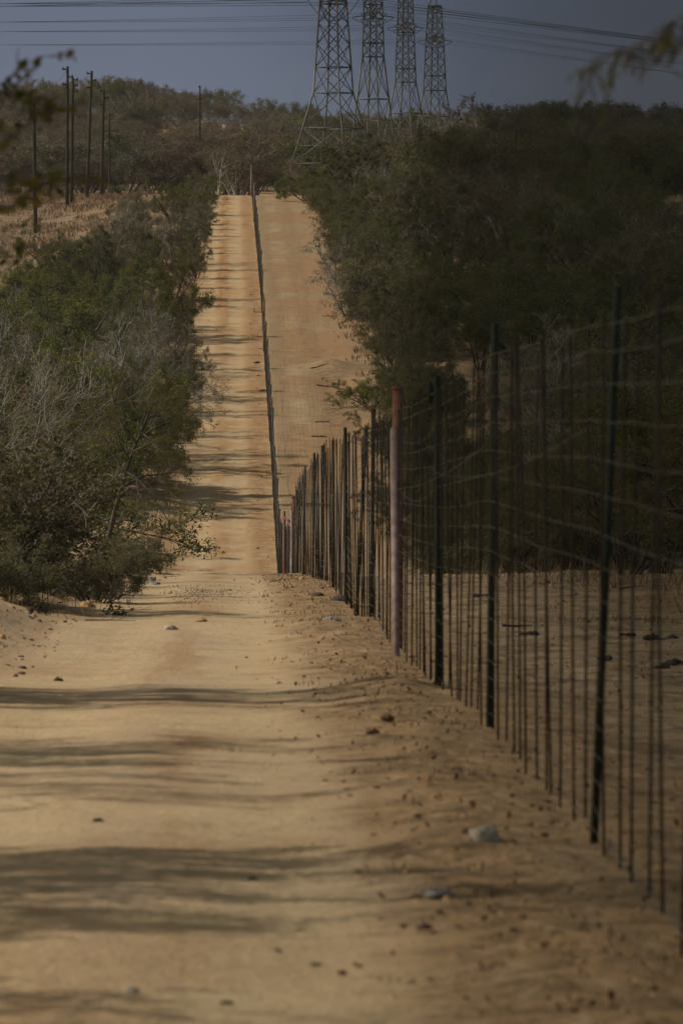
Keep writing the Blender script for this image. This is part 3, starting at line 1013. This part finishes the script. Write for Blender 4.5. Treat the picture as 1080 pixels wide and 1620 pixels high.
# ------------------------------------------------------------------ the fence
def build_fence():
    rng = random.Random(3)
    fx = fence_x
    f = thing('game_fence', 'tall wire game fence with dark green posts and rusty droppers running up the far hill', 'fence',
              (fx(25), 25, ground_z(fx(25), 25)))
    org = np.array(f.location)

    def loc(x, y, z):
        return np.array((x, y, z)) - org

    H = 2.2
    posts = [12.5, 19.2, 26.0, 36.4, 45.4, 67.5, 76.0, 81.5, 92.5, 104.5, 116, 131, 143]
    lean = {26.0: .10, 36.4: .03, 45.4: -.01, 76.0: .13, 67.5: .03}
    y = 166
    while y < 480:
        posts.append(y)
        y += 11.5
    for y in posts:
        q = QB()
        x = fx(y)
        z = ground_z(x, y)
        ln = lean.get(y, rng.uniform(-.03, .05))
        h = H + rng.uniform(-.03, .12)
        a, b = loc(x, y, z - .2), loc(x + ln, y + rng.uniform(-.05, .05), z + h)
        # Y-section standard: three fins
        for k in range(3):
            an = k * 2.094 + .3
            o = np.array((math.cos(an), math.sin(an), 0)) * (.009 if y < 30 else .012 if y < 160 else .02)
            q.bar(a + o, b + o, .010 if y < 30 else .012, .010 if y < 30 else .012)
        q.obj('post', M['post_green'], f)
    # rusty straining posts with a stay
    for y, hh, r, foot, lab in [(56.6, 2.32, .047, -2.6, 'rusty strainer post with a pink sunlit stay pipe'), (153, 2.4, .05, -3.0, None),
                                (292, 2.3, .05, 0, None), (420, 2.4, .05, 0, None), (476, 2.35, .06, -3.5, None)]:
        x = fx(y)
        z = ground_z(x, y)
        q = QB()
        q.tubes([[loc(x, y, z - .3), loc(x, y, z + hh)]], [[r, r]], 8)
        q.tubes([[loc(x, y, z + hh), loc(x, y, z + hh + .025)]], [[r * 1.15, r * 1.1]], 8)
        po = q.obj('strainer_post', M['rust_dark'], f)
        if lab:
            po['label'] = lab
        if foot:
            s = QB()
            x2, y2 = fx(y + foot), y + foot
            s.tubes([[loc(x - .035, y - .06, z + hh - .36), loc(x2 - .08, y2, ground_z(x2, y2) - .1)]], [[.034, .034]], 8)
            s.obj('stay', M['rust_pipe'], po)
    # small H-frame at the dip and a bracket on the slope
    q = QB()
    y = 165
    x = fx(y) - .12
    z = ground_z(x, y)
    q.tubes([[loc(x, y, z - .2), loc(x, y, z + 2.5)]], [[.035, .035]], 6)
    q.tubes([[loc(x, y, z + 2.35), loc(fx(153), 153, ground_z(fx(153), 153) + 1.62)]], [[.03, .03]], 6)
    q.obj('cross_rail', M['rust_dark'], f)
    q = QB()
    y = 300
    x = fx(y)
    z = ground_z(x, y) + 1.25
    q.bar(loc(x, y, z), loc(x - .42, y, z), .02)
    q.bar(loc(x - .42, y, z), loc(x - .42, y, z + .2), .02)
    q.obj('bracket', M['rust_dark'], f)
    # a dark plastic flag caught on a dropper
    q = QB()
    y = 47.4
    x = fx(y)
    z = ground_z(x, y)
    q.tubes([[loc(x, y, z + 2.10), loc(x + .01, y, z + 2.16), loc(x + .005, y, z + 2.23), loc(x, y, z + 2.27)]], [[.018, .026, .024, .008]], 6)
    q.obj('tag', M['post_green'], f)
    # droppers
    ys = []
    y = 13.3
    while y < 478:
        if min(abs(y - p) for p in posts) > .25:
            ys.append(y)
        y += (.84 if y < 110 else 1.0) * rng.uniform(.93, 1.07)
    rest = QB()
    for i, y in enumerate(ys):
        x = fx(y) + rng.uniform(-.012, .012)
        z = ground_z(x, y)
        t = rng.uniform(-.05, .05)
        h = H - .06 + rng.uniform(-.09, .08)
        pts = [loc(x, y, z + rng.uniform(-.03, .05)), loc(x + t * .4 + rng.uniform(-.012, .012), y, z + h * .5), loc(x + t, y + rng.uniform(-.06, .06), z + h)]
        rr = .006 if y < 60 else (.0065 if y < 160 else .012)
        if i < 96:
            q = QB()
            q.tubes([pts], [[rr] * 3], 4)
            q.obj('dropper', M['dropper'], f)
        else:
            rest.tubes([pts], [[rr] * 3], 4)
    tag(rest.obj('far_droppers', M['dropper'], f), kind='stuff')
    # wires
    hs = [.08, .18, .28, .38, .5, .62, .75, .88, 1.02, 1.16, 1.30, 1.45, 1.6, 1.75, 1.9, 2.03, 2.14]
    sup = sorted(posts + [56.6, 153, 292, 420, 476])
    for wi, h in enumerate(hs):
        pts = []
        for a, b in zip(sup[:-1], sup[1:]):
            sag = rng.uniform(.0, .02) + (.10 if rng.random() < (.05 if a < 60 else .18) else 0)
            n = 5
            for k in range(n):
                s = k / n
                y = a + (b - a) * s
                x = fx(y)
                zz = ground_z(fx(a), a) * (1 - s) + ground_z(fx(b), b) * s
                pts.append(loc(x + rng.uniform(-.008, .008), y, zz + h - sag * 4 * s * (1 - s) + rng.uniform(-.008, .008)))
        q = QB()
        q.tubes([pts], [[.0021 if a_ < 60 else .0034 for a_ in (p[1] + org[1] for p in pts)]], 3, cap=False)
        q.obj('wire', M['wire'], f)
    # slack old strands hanging in shallow bights on the near panels
    for (ya, yb, ha, hb, sg) in [(26, 45.4, 1.72, 1.55, .10), (36.4, 67.5, 1.62, 1.5, .16), (67.5, 104.5, 1.7, 1.6, .25), (81.5, 116, 1.9, 1.7, .25)]:
        pts = []
        for k in range(25):
            s = k / 24
            y = ya + (yb - ya) * s
            zz = ground_z(fx(ya), ya) * (1 - s) + ground_z(fx(yb), yb) * s
            pts.append(loc(fx(y) - .02, y, zz + ha + (hb - ha) * s - sg * 4 * s * (1 - s)))
        q = QB()
        q.tubes([pts], [[.002] * len(pts)], 3, cap=False)
        q.obj('loose_strand', M['wire'], f)


build_fence()


# ------------------------------------------------------------------ wooden poles and their wires
def wooden_pole(x, y, top_px, lean, arms, label, fit=True, r=.13, stub=None):
    z = ground_z(x, y)
    h = at_px(540, top_px, y).z - z
    o = thing('utility_pole', label, 'pole', (x, y, z), 0, 'wooden utility poles')
    q = QB()
    n = 6
    q.tubes([[(lean * i / n, 0, -.4 + (h + .4) * i / n) for i in range(n + 1)]], [[r * 1.15 - r * .35 * i / n for i in range(n + 1)]], 8)
    q.obj('post', M['pole_wood'], o, True)
    for (dzz, side, L) in arms:
        a = QB()
        zz = h - dzz
        xx = lean * zz / h
        a.bar((xx + side * .06, 0, zz), (xx + side * L, 0, zz), .055)
        ar = a.obj('bracket', M['pole_wood'], o)
        b = QB()
        b.tubes([[(xx + side * (L - .07), 0, zz + .04 * i) for i in range(5)]], [[.05, .09, .06, .09, .05]], 6)
        b.obj('insulator', M['porcelain'], ar)
    return o, h


ST = [(.22, -1, .42), (.80, 1, .42), (1.35, -1, .42)]
ST2 = [(.2, 1, .42), (.65, 1, .42), (1.1, 1, .42)]
POLES = [(57, 425, 155, -.1, ST, 'tall dark wooden pole nearest the camera, at the far left in the dry grass'),
         (107, 476, 105, .05, ST, 'tallest dark pole, left of a close pair in the dry grass'),
         (114, 482, 122, .1, ST2, 'slightly shorter dark pole, right of a close pair in the dry grass'),
         (138, 512, 112, .42, ST, 'dark wooden pole leaning right, behind the close pair'),
         (161, 530, 140, .22, ST, 'thin dark pole right of the leaning pole')]
ptops = []
for px, d, tp, ln, arms, lb in POLES:
    o, h = wooden_pole(px_x(px, d), d, tp, ln, arms, lb, r=.125)
    ptops.append(o.location + Vector((ln, 0, h)))
o, h = wooden_pole(px_x(174, 548), 548, 178, .0, [(.2, 1, .3), (1.6, 1, .75), (1.6, -1, .75)], 'short thin pole with a crossbar and pale fittings behind the row of poles', r=.08)
o, h = wooden_pole(px_x(316, 640), 640, 136, .05, [(.1, -1, .15), (1.3, -1, .2), (1.3, 1, .2)], 'small distant pole standing alone above the trees on the hillside', r=.1)
ptops.append(o.location + Vector((0, 0, h)))
o, h = wooden_pole(px_x(815, 590), 590, 203, .0, [(.15, 1, .2), (1.5, 1, .25)], 'distant pole with a slanting stay among the dark bushes at the right', r=.09)
ptops.append(o.location + Vector((0, 0, h)))
q = QB()
q.bar((.0, 0, h - 3.2), (.95, -.6, h - 4.9), .05)
q.obj('stay', M['pole_wood'], o)


def span(name, a, b, sag, r, label, group, mat='cable', n=24):
    pts = [Vector(a).lerp(Vector(b), i / n) - Vector((0, 0, sag * 4 * (i / n) * (1 - i / n))) for i in range(n + 1)]
    q = QB()
    q.tubes([[tuple(p) for p in pts]], [[r] * (n + 1)], 4)
    return tag(q.obj(name, M[mat]), label, 'wire', group)


gw = 'thin wires strung between the wooden poles'
for i, dz in enumerate((.25, 1.3)):
    a, b, c = ptops[4], ptops[5], ptops[6]
    span('pole_wire', a - Vector((0, 0, dz)), b - Vector((0, 0, .15 + dz)), 1.0, .009, 'thin wire running from the wooden poles to the small distant pole', gw)
    span('pole_wire', b - Vector((0, 0, .15 + dz)), c - Vector((0, 0, .15 + dz)), 1.6, .009, 'thin wire crossing the hillside between the two distant poles', gw)
for a, b in zip(ptops[:4], ptops[1:5]):
    span('pole_wire', a - Vector((0, 0, .2)), b - Vector((0, 0, .2)), .3, .012, 'thin wire linking the row of wooden poles in the dry grass', gw)


# ------------------------------------------------------------------ lattice towers and conductors
def lattice_tower(px, D, levels, hz, top_extra, arm_py, label, rot, legr):
    """levels: (pixel row, half width in pixels) from the top down; the last is the foot"""
    k = 1.366
    mpp = D / F
    x = px_x(px, D)
    zg = min(ground_z(x + sx * 3, D + sy * 3) for sx in (-1, 1) for sy in (-1, 1)) - .3
    o = thing('pylon', label, 'pylon', (x, D, zg), rot, 'steel lattice pylons')
    L = [(at_px(px, py, D).z - zg, hw * mpp / k) for py, hw in levels]
    base_hw = L[-1][1] + (L[-1][0] / max(.1, L[-2][0] - L[-1][0])) * (L[-1][1] - L[-2][1])
    L[-1] = (0.0, base_hw)
    L = [(L[0][0] + top_extra, L[0][1] * .75)] + L if top_extra else L
    L = L[::-1]
    cs = [(-1, -1), (1, -1), (1, 1), (-1, 1)]
    zs = [l[0] for l in L]
    hs = [l[1] for l in L]

    def hw(z):
        return float(np.interp(z, zs, hs))

    for cx, cy in cs:
        q = QB()
        q.tubes([[(cx * h, cy * h, z) for z, h in L]], [[legr] * len(L)], 4)
        q.obj('leg', M['galv'], o)
    q = QB()
    br = legr * .46
    # panel heights: proportional to width
    kink = zs[1] if len(zs) > 2 else zs[0]
    pz = [0.0]
    low = [kink * .36, kink * .68, kink]
    pz += low
    z = kink
    while z < zs[-1] - .6:
        z = min(zs[-1], z + max(1.25, hw(z) * 1.75))
        pz.append(z)
    for pi, (za, zb) in enumerate(zip(pz[:-1], pz[1:])):
        ha, hb = hw(za), hw(zb)
        for i in range(4):
            (ax, ay), (bx, by) = cs[i], cs[(i + 1) % 4]
            A, B = (ax * ha, ay * ha, za), (bx * ha, by * ha, za)
            Cc, Dd = (ax * hb, ay * hb, zb), (bx * hb, by * hb, zb)
            q.bar(A, Dd, br)
            q.bar(B, Cc, br)
            if zb in low or pi % 3 == 0:
                q.bar(Cc, Dd, br * 1.25)
            if zb in low[:2]:
                m1 = tuple((np.array(A) + np.array(Cc)) / 2)
                m2 = tuple((np.array(B) + np.array(Dd)) / 2)
                q.bar(m1, m2, br * .8)
    q.obj('bracing', M['galv_dark'], o)
    # cross-arm, turned along the line of sight, with its insulator strings
    az = at_px(px, arm_py, D).z - zg
    tips = []
    for s in (-1, 1):
        q = QB()
        w = hw(az)
        tip = np.array((math.sin(rot) * s * 6.0, math.cos(rot) * s * 6.0, az + .25))
        for cx, cy in ((-1, s), (1, s)):
            q.bar((cx * w, cy * w, az), tuple(tip), br * 1.3)
            q.bar((cx * w, cy * w, az + 1.1), tuple(tip), br * 1.3)
        for t in (.3, .6):
            pa = np.array((-w, s * w, az)) * (1 - t) + tip * t
            pb = np.array((w, s * w, az + 1.1)) * (1 - t) + tip * t
            q.bar(tuple(pa), tuple(pb), br)
        q.obj('crossarm', M['galv_dark'], o)
        tips.append(tip)
    strings = []
    for t in (tips[0], np.array((0, 0, az + .2)), tips[1]):
        for sd in (-1, 1):
            dx = np.array((math.cos(rot), -math.sin(rot), 0)) * sd
            off = 0 if abs(t[1]) > 1 else hw(az) + .1
            a0 = t + dx * (.15 + off)
            n = 13
            q = QB()
            q.tubes([[tuple(a0 + dx * (.09 * i) - np.array((0, 0, .012 * i))) for i in range(n)]], [[.04 if i % 2 else .09 for i in range(n)]], 6)
            q.obj('insulator_string', M['glass_ins'], o)
            e = a0 + dx * (.09 * n) - np.array((0, 0, .16))
            R = Matrix.Rotation(rot, 3, 'Z')
            strings.append((sd, Vector((x, D, zg)) + R @ Vector(e)))
        # jumper loop
        e1, e2 = strings[-2][1], strings[-1][1]
        R = Matrix.Rotation(-rot, 3, 'Z')
        pts = []
        for i in range(13):
            s = i / 12
            v = R @ (e1.lerp(e2, s) - Vector((x, D, zg))) - Vector((0, 0, (1.9 if D < 600 else .8) * 4 * s * (1 - s)))
            pts.append(tuple(v))
        q = QB()
        q.tubes([pts], [[.03] * 13], 4)
        q.obj('jumper_cable', M['cable'], o)
    return o, strings


RZ = -math.radians(29)
TW = [
    (527, 560, [(-40, 17), (0, 21), (115, 29), (147, 31.5), (309, 80)], 4.0, 0, (6, 5), 'nearest and broadest steel lattice pylon, its splayed leg reaching the crest of the track', .092),
    (590, 640, [(-30, 14), (0, 14.5), (90, 17), (262, 38)], 3.0, 28, (35, 86), 'second steel lattice pylon, just right of the broadest one', .09),
    (641, 720, [(-20, 10.5), (0, 11.5), (130, 16.5), (265, 42)], 2.5, 45, (50, 101), 'third steel lattice pylon, between the second and the smallest one', .09),
    (687, 800, [(10, 10.5), (60, 14), (143, 18), (255, 36)], 0, 66, (71, 117), 'smallest and farthest steel lattice pylon, its flat top inside the picture', .095),
]
gc = 'power cables crossing the sky'
names = ['nearest', 'second', 'third', 'farthest']
for ti, (px, D, lv, ex, arm, (yl, yr), lb, lr) in enumerate(TW):
    o, strs = lattice_tower(px, D, lv, None, ex, arm, lb, RZ, lr)
    for i, (sd, e) in enumerate(strs):
        span_x = 240.0 * sd
        ytarget = yl if sd < 0 else (yr if ti else 66)
        edge = at_px(0 if sd < 0 else 1080, ytarget, e.y)
        # slope so that the wire passes the frame edge at its height; it then sags on to the next tower out of sight
        s_edge = (edge.x - e.x) / span_x
        dz = edge.z - e.z
        sag = 2.5
        end_z = e.z + (dz + sag * 4 * s_edge * (1 - s_edge)) / s_edge
        for st in range(2 if ti == 0 else 1):
            dzs = -.22 * st
            span('power_cable', e + Vector((0, 0, dzs)), Vector((e.x + span_x, e.y, end_z + dzs)), sag, .016 if ti else .020,
                 'power cable strung from the %s pylon to the %s' % (names[ti], 'left' if sd < 0 else 'right'), gc, n=40)
# flat cap frame and peaks of the smallest tower
o4 = o
D = 800
zg = o4.location.z
q = QB()
zt = at_px(687, 10, D).z - zg
w = 10.5 * D / F / 1.366
for s in (-1, 1):
    q.bar((-w, s * w, zt), (w, s * w, zt), .13)
    q.bar((s * w, -w, zt), (s * w, w, zt), .13)
    q.bar((s * w, -w, zt), (s * w * .3, 0, zt + 1.2), .07)
    q.bar((s * w * .3, 0, zt + 1.2), (s * w, 0, zt + 2.4), .07)
q.obj('cap_frame', M['galv_dark'], o4)


# ------------------------------------------------------------------ stones, sticks, dung, litter, grass
def rock_mesh(name, seed, mat, flat=.7):
    rng = random.Random(seed)
    n, m = 12, 18
    v, q = [], []
    for i in range(n + 1):
        th = math.pi * i / n
        for j in range(m):
            ph = 2 * math.pi * j / m
            d = Vector((math.sin(th) * math.cos(ph), math.sin(th) * math.sin(ph), math.cos(th)))
            r = 1 + .45 * mnoise.noise(d * 1.5 + Vector((seed, 0, 0))) + .30 * mnoise.noise(d * 3.3 + Vector((0, seed, 0))) + .12 * mnoise.noise(d * 7 + Vector((0, 0, seed)))
            v.append((d.x * r, d.y * r, d.z * r * flat))
    for i in range(n):
        for j in range(m):
            q.append((i * m + j, (i + 1) * m + j, (i + 1) * m + (j + 1) % m, i * m + (j + 1) % m))
    return new_mesh(name, v, q, M[mat])


def ground_at_px(px, py):
    """where the line of sight through a pixel meets the ground"""
    lo = None
    d = 14.0
    while d < 470:
        w = at_px(px, py, d)
        if w.z < ground_z(w.x, d):
            return w.x, d
        d += .1 if d < 60 else .4
    return None


ROCKS = [(765, 1333, .055, 'stone_pale', .75, 'pale rounded stone on the verge below the fence', 'rock', 'stone'),
         (690, 1422, .045, 'stone_grey', .5, 'flat grey stone on the near verge', 'rock', 'stone'),
         (207, 1575, .022, 'stone_pale', .7, 'small pale pebble at the bottom of the road', 'rock', 'stone'),
         (155, 1300, .022, 'stone_dark', .6, 'small dark stone in the lit band of the near road', 'rock', 'stone'),
         (400, 1392, .016, 'stone_dark', .6, 'tiny dark stone in the near shade band on the road', 'rock', 'stone'),
         (672, 1475, .022, 'stone_dark', .7, 'dark brown stone just below the flat grey stone', 'rock', 'stone'),
         (500, 1533, .018, 'stone_dark', .6, 'dark pebble low in the middle of the road', 'rock', 'stone'),
         (358, 1590, .018, 'stone_dark', .6, 'dark pebble at the bottom edge right of the pale pebble', 'rock', 'stone'),
         (92, 1078, .03, 'stone_dark', .8, 'dark clod at the far edge of the first shade band', 'rock', 'clod'),
         (138, 962, .085, 'stone_orange', .75, 'rounded orange stone in front of the low green bush on the bank', 'rock', 'stone'),
         (236, 922, .12, 'stone_pale', .7, 'pale stone beside the road left of the dip', 'rock', 'stone'),
         (245, 925, .08, 'stone_grey', .6, 'grey stone touching the pale stone left of the dip', 'rock', 'stone'),
         (538, 953, .11, 'stone_dark', .65, 'large dark rock at the foot of the fence', 'rock', 'rock'),
         (527, 984, .07, 'stone_grey', .6, 'grey stone on the verge below the large dark rock', 'rock', 'stone'),
         (503, 943, .07, 'stone_dark', .6, 'dark stone on the verge left of the large dark rock', 'rock', 'stone'),
         (270, 997, .06, 'stone_pale', .6, 'light stone at the left side of the pale road patch', 'rock', 'stone'),
         (318, 985, .05, 'stone_orange', .6, 'tan stone near the crown of the road in the middle distance', 'rock', 'stone'),
         (588, 1160, .03, 'earth_brown', .7, 'brown clod on the verge left of the fence', 'rock', 'clod'),
         (612, 1138, .034, 'earth_brown', .7, 'larger brown clod among dry leaves on the verge', 'rock', 'clod'),
         (348, 729, .16, 'stone_pale', .5, 'pale stone on the left track below the wide shadow', 'rock', 'stone'),
         (416, 620, .14, 'stone_dark', .6, 'dark stone beside the fence halfway up the far slope', 'rock', 'stone'),
         (406, 575, .12, 'stone_dark', .6, 'small dark stone left of the fence higher on the far slope', 'rock', 'stone')]
for i, (px, py, r, mt, fl, lb, nm, ct) in enumerate(ROCKS):
    g = ground_at_px(px, py)
    if not g:
        continue
    x, y = g
    o = link(nm, rock_mesh(nm, i + 3, mt, fl))
    o.location = (x, y, ground_z(x, y) + r * fl * .15)
    o.scale = (r * 1.2, r * 1.2, r)
    o.rotation_euler = (0, 0, i * 1.1)
    tag(o, lb, ct)

# dung heaps and sticks on the right strip seen through the fence
DUNG = [(1040, 1012, .16, 'dark dung heap at the right edge beyond the fence'), (992, 1008, .10, 'small dung heap left of the one at the right edge'),
        (1078, 1052, .16, 'dung heap cut by the right edge of the photo'), (1050, 1056, .09, 'small dung heap between two larger ones beyond the fence'),
        (955, 1045, .10, 'dark dung heap behind the leaning near post'), (760, 945, .13, 'dung heap in the light strip beyond the fence'),
        (835, 1005, .10, 'lone dung heap on the strip beyond the fence')]
for i, (px, py, r, lb) in enumerate(DUNG):
    g = ground_at_px(px, py)
    if not g:
        continue
    x, y = g
    q = QB()
    rng = random.Random(i)
    for k in range(7):
        a = rng.uniform(0, 6.28)
        rr = rng.uniform(0, r)
        c = np.array((math.cos(a) * rr, math.sin(a) * rr, rng.uniform(-.02, .02)))
        s = r * rng.uniform(.25, .45)
        q.tubes([[tuple(c + np.array((0, 0, s * (t - .4)))) for t in (0, .35, .7, 1.0)]], [[s * .8, s, s * .75, s * .1]], 6)
    o = q.obj('dung_heap', M['dung'], None, True)
    o.location = (x, y, ground_z(x, y))
    tag(o, lb, 'dung', 'dung heaps beyond the fence')
STICKS = [(818, 997, .30, 0.0, 'straight dark stick lying beyond the fence'), (998, 932, .35, .2, 'broken stick in the shade near the thicket'),
          (212, 968, .6, .7, 'curved fallen twig at the edge of the road by the bank'), (175, 984, .7, .6, 'thin fallen twig on the ground left of the road edge'),
          (505, 580, .8, .3, 'dead branch on the washed out edge of the right track'), (515, 612, .8, -.2, 'second dead branch below the washed out edge'),
          (545, 622, .7, .4, 'short dead branch by the olive bush at the right track'), (510, 668, .6, .1, 'thin dead stick on the right track'),
          (505, 692, .6, -.1, 'lowest thin stick on the right track')]
for i, (px, py, L, rot, lb) in enumerate(STICKS):
    g = ground_at_px(px, py)
    if not g:
        continue
    x, y = g
    rng = random.Random(i + 50)
    q = QB()
    pts = []
    for k in range(7):
        s = (k / 6 - .5) * L
        xx, yy = s * math.cos(rot), s * math.sin(rot) + .10 * L * math.sin(k * .8 + i) + .03 * L * math.sin(k * 2.3)
        pts.append((xx, yy, ground_z(x + xx, y + yy) - ground_z(x, y) + .02))
    th = (.007 if px < 300 else .014) if y < 100 else .03
    q.tubes([pts], [[th * (1.2 - .12 * k) for k in range(7)]], 5 if False else 6)
    if L > .5:
        for k in (2, 3, 4):
            a = np.array(pts[k])
            q.bar(tuple(a), tuple(a + np.array((rng.uniform(-.2, .2), rng.uniform(-.3, .3), rng.uniform(.02, .06)))), th * .5)
    o = q.obj('fallen_branch' if L > .5 else 'stick', M['bark_dark'])
    o.location = (x, y, ground_z(x, y))
    tag(o, lb, 'branch' if L > .5 else 'stick')


def scatter_gravel():
    """crumbs of earth, pebbles and dry leaves along the verges"""
    nr = np.random.default_rng(9)
    rng = random.Random(9)
    q = QB()
    base = np.array([(1, 0, 0), (0, 1, 0), (-1, 0, 0), (0, -1, 0), (0, 0, 1), (0, 0, -1)], float)
    quads = np.array([(0, 1, 4, 4), (1, 2, 4, 4), (2, 3, 4, 4), (3, 0, 4, 4)])

    def crumb(x, y, s, mi):
        z = ground_z(x, y)
        top = np.array([(s * rng.uniform(.75, 1.1) * math.cos(a), s * rng.uniform(.75, 1.1) * math.sin(a), s * .1) for a in np.arange(7) * (6.2832 / 7) + rng.random()])
        up = top * .55 + np.array((0, 0, s * rng.uniform(.35, .7)))
        lo = top.copy()
        lo[:, 2] = -s * .4
        v = np.concatenate([lo, top, up]) + np.array((x, y, z))
        f = []
        for k in range(7):
            k2 = (k + 1) % 7
            f += [(k, k2, 7 + k2, 7 + k), (7 + k, 7 + k2, 14 + k2, 14 + k)]
        f += [(14, 15, 16, 17), (14, 17, 18, 19), (14, 19, 20, 14)][:2]
        q.add(v, f, mi)

    for _ in range(2600):
        y = 17 + 95 * rng.random() ** 1.5
        zone = rng.random()
        if zone < .62:
            u = rng.gauss(-.42, .34)
        elif zone < .8:
            u = rng.uniform(-3.4, 4)
        else:
            u = rng.uniform(.2, 4.5)
        x = ufx(u, y)
        s = min(.02, .004 + .0036 * rng.expovariate(1.0))
        if zone >= .62 and zone < .8:
            s *= .75
        crumb(x, y, s, rng.choice([0, 0, 0, 0, 0, 1, 4, 4, 4, 2] + ([3] if rng.random() < .2 else [])))
    for _ in range(700):
        y = rng.uniform(50, 74)
        u = rng.uniform(-5.2, -3.1)
        crumb(ufx(u, y), y, min(.06, .01 + .010 * rng.expovariate(1.0)), rng.choice([0, 0, 0, 1, 2]))
    for _ in range(900):
        y = rng.uniform(90, 330)
        u = rng.choice([rng.gauss(-3.1, .35), rng.gauss(3.4, .5), rng.gauss(-.35, .2), rng.uniform(-6, -3)])
        crumb(ufx(u, y), y, min(.07, .02 + .014 * rng.expovariate(1.0)), rng.choice([0, 0, 1, 2]))
    tag(q.obj('gravel', [M['stone_orange'], M['rust_dark'], M['stone_dark'], M['stone_pale'], M['earth_brown']]), 'loose pebbles and crumbs of earth along the verges', 'gravel', None, 'stuff')
    for _ in range(1500):
        y = rng.uniform(22, 150)
        u = rng.uniform(.35, 4.6)
        if nz3(ufx(u, y), y, .35, 17) < -.12:
            continue
        crumb(ufx(u, y), y, min(.035, .008 + .007 * rng.expovariate(1.0)), rng.choice([1, 2, 4, 4, 4, 0]))
    # dry leaves
    lv = QB()
    n = 4200
    xs, c = [], []
    for _ in range(n):
        y = 17 + 110 * rng.random() ** 1.4
        u = rng.gauss(-.3, .38) if rng.random() < .5 else rng.uniform(.4, 5)
        x = ufx(u, y)
        c.append((x, y, ground_z(x, y) + .006))
    c = np.array(c)
    a = nr.normal(0, 1, c.shape)
    a[:, 2] = np.abs(a[:, 2]) * .5
    a /= np.linalg.norm(a, axis=1, keepdims=True)
    b = np.cross(a, nr.normal(0, .5, c.shape) + np.array((0, 0, 1)))
    b /= np.linalg.norm(b, axis=1, keepdims=True)
    s = nr.uniform(.018, .05, (n, 1))
    lv.leaves(c, a * s, b * s * .28)
    tag(lv.obj('fallen_leaves', M['leaf_rust']), 'dry brown leaves scattered on the verge under the fence', 'leaves', None, 'stuff')


scatter_gravel()


def scatter_grass():
    rng = random.Random(19)
    nr = np.random.default_rng(19)
    c, h, mi = [], [], []

    def tuft(x, y, hh, n, spread, m):
        for _ in range(n):
            xx, yy = x + rng.gauss(0, spread), y + rng.gauss(0, spread)
            c.append((xx, yy, ground_z(xx, yy) - .01))
            h.append(hh * rng.uniform(.5, 1.2))
            mi.append(m)

    # dry grass in the clearing on the left of the far slope
    for _ in range(1500):
        y = rng.uniform(385, 560)
        x = rng.uniform(-.056 * y, ufx(-8, y))
        if nz3(x, y, .12, 3) < -.1 and y < 455:
            continue
        tuft(x, y, rng.uniform(.18, .5), 9, .26, 0)
    # along the left road edge and the thicket feet
    for _ in range(620):
        y = rng.uniform(66, 470)
        u = rng.choice([rng.gauss(-4.0, .45), rng.gauss(4.6, .5)])
        tuft(ufx(u, y), y, rng.uniform(.15, .5), 10, .16, 0 if rng.random() < .75 else 1)
    # verge
    for _ in range(130):
        y = rng.uniform(18, 110)
        u = rng.gauss(-.35, .35)
        tuft(ufx(u, y), y, rng.uniform(.03, .09), 8, .05, 0)
    # wisps on the strip beyond the fence
    for _ in range(420):
        y = rng.uniform(26, 150)
        u = rng.uniform(.5, 4.8)
        if nz3(ufx(u, y), y, .3, 27) < 0:
            continue
        tuft(ufx(u, y), y, rng.uniform(.03, .12), 9, .10, 1 if rng.random() < .3 else 0)
    # faint green patch in the middle of the road and on the strip beyond the fence
    for _ in range(170):
        y = rng.gauss(90, 4)
        tuft(ufx(rng.gauss(-1.85, .32), y), y, .028, 6, .12, 1)
    for _ in range(150):
        y = rng.uniform(64, 76)
        tuft(ufx(rng.gauss(2.9, .5), y), y, .08, 7, .12, 1)
    C = np.array(c)
    H = np.array(h)[:, None]
    MI = np.array(mi)
    a = nr.normal(0, .35, C.shape)
    a[:, 2] = 1
    a /= np.linalg.norm(a, axis=1, keepdims=True)
    b = np.cross(a, nr.normal(0, 1, C.shape))
    b /= np.linalg.norm(b, axis=1, keepdims=True)
    wv = np.clip(C[:, 1:2] / 12000, .004, .03)
    q = QB()
    for m in (0, 1):
        s = MI == m
        q.leaves(C[s], a[s] * H[s], b[s] * wv[s], m)
    tag(q.obj('dry_grass', [M['grass'], M['grass_green']]), 'dry straw coloured grass at the track edges and in the clearing', 'grass', None, 'stuff')


scatter_grass()
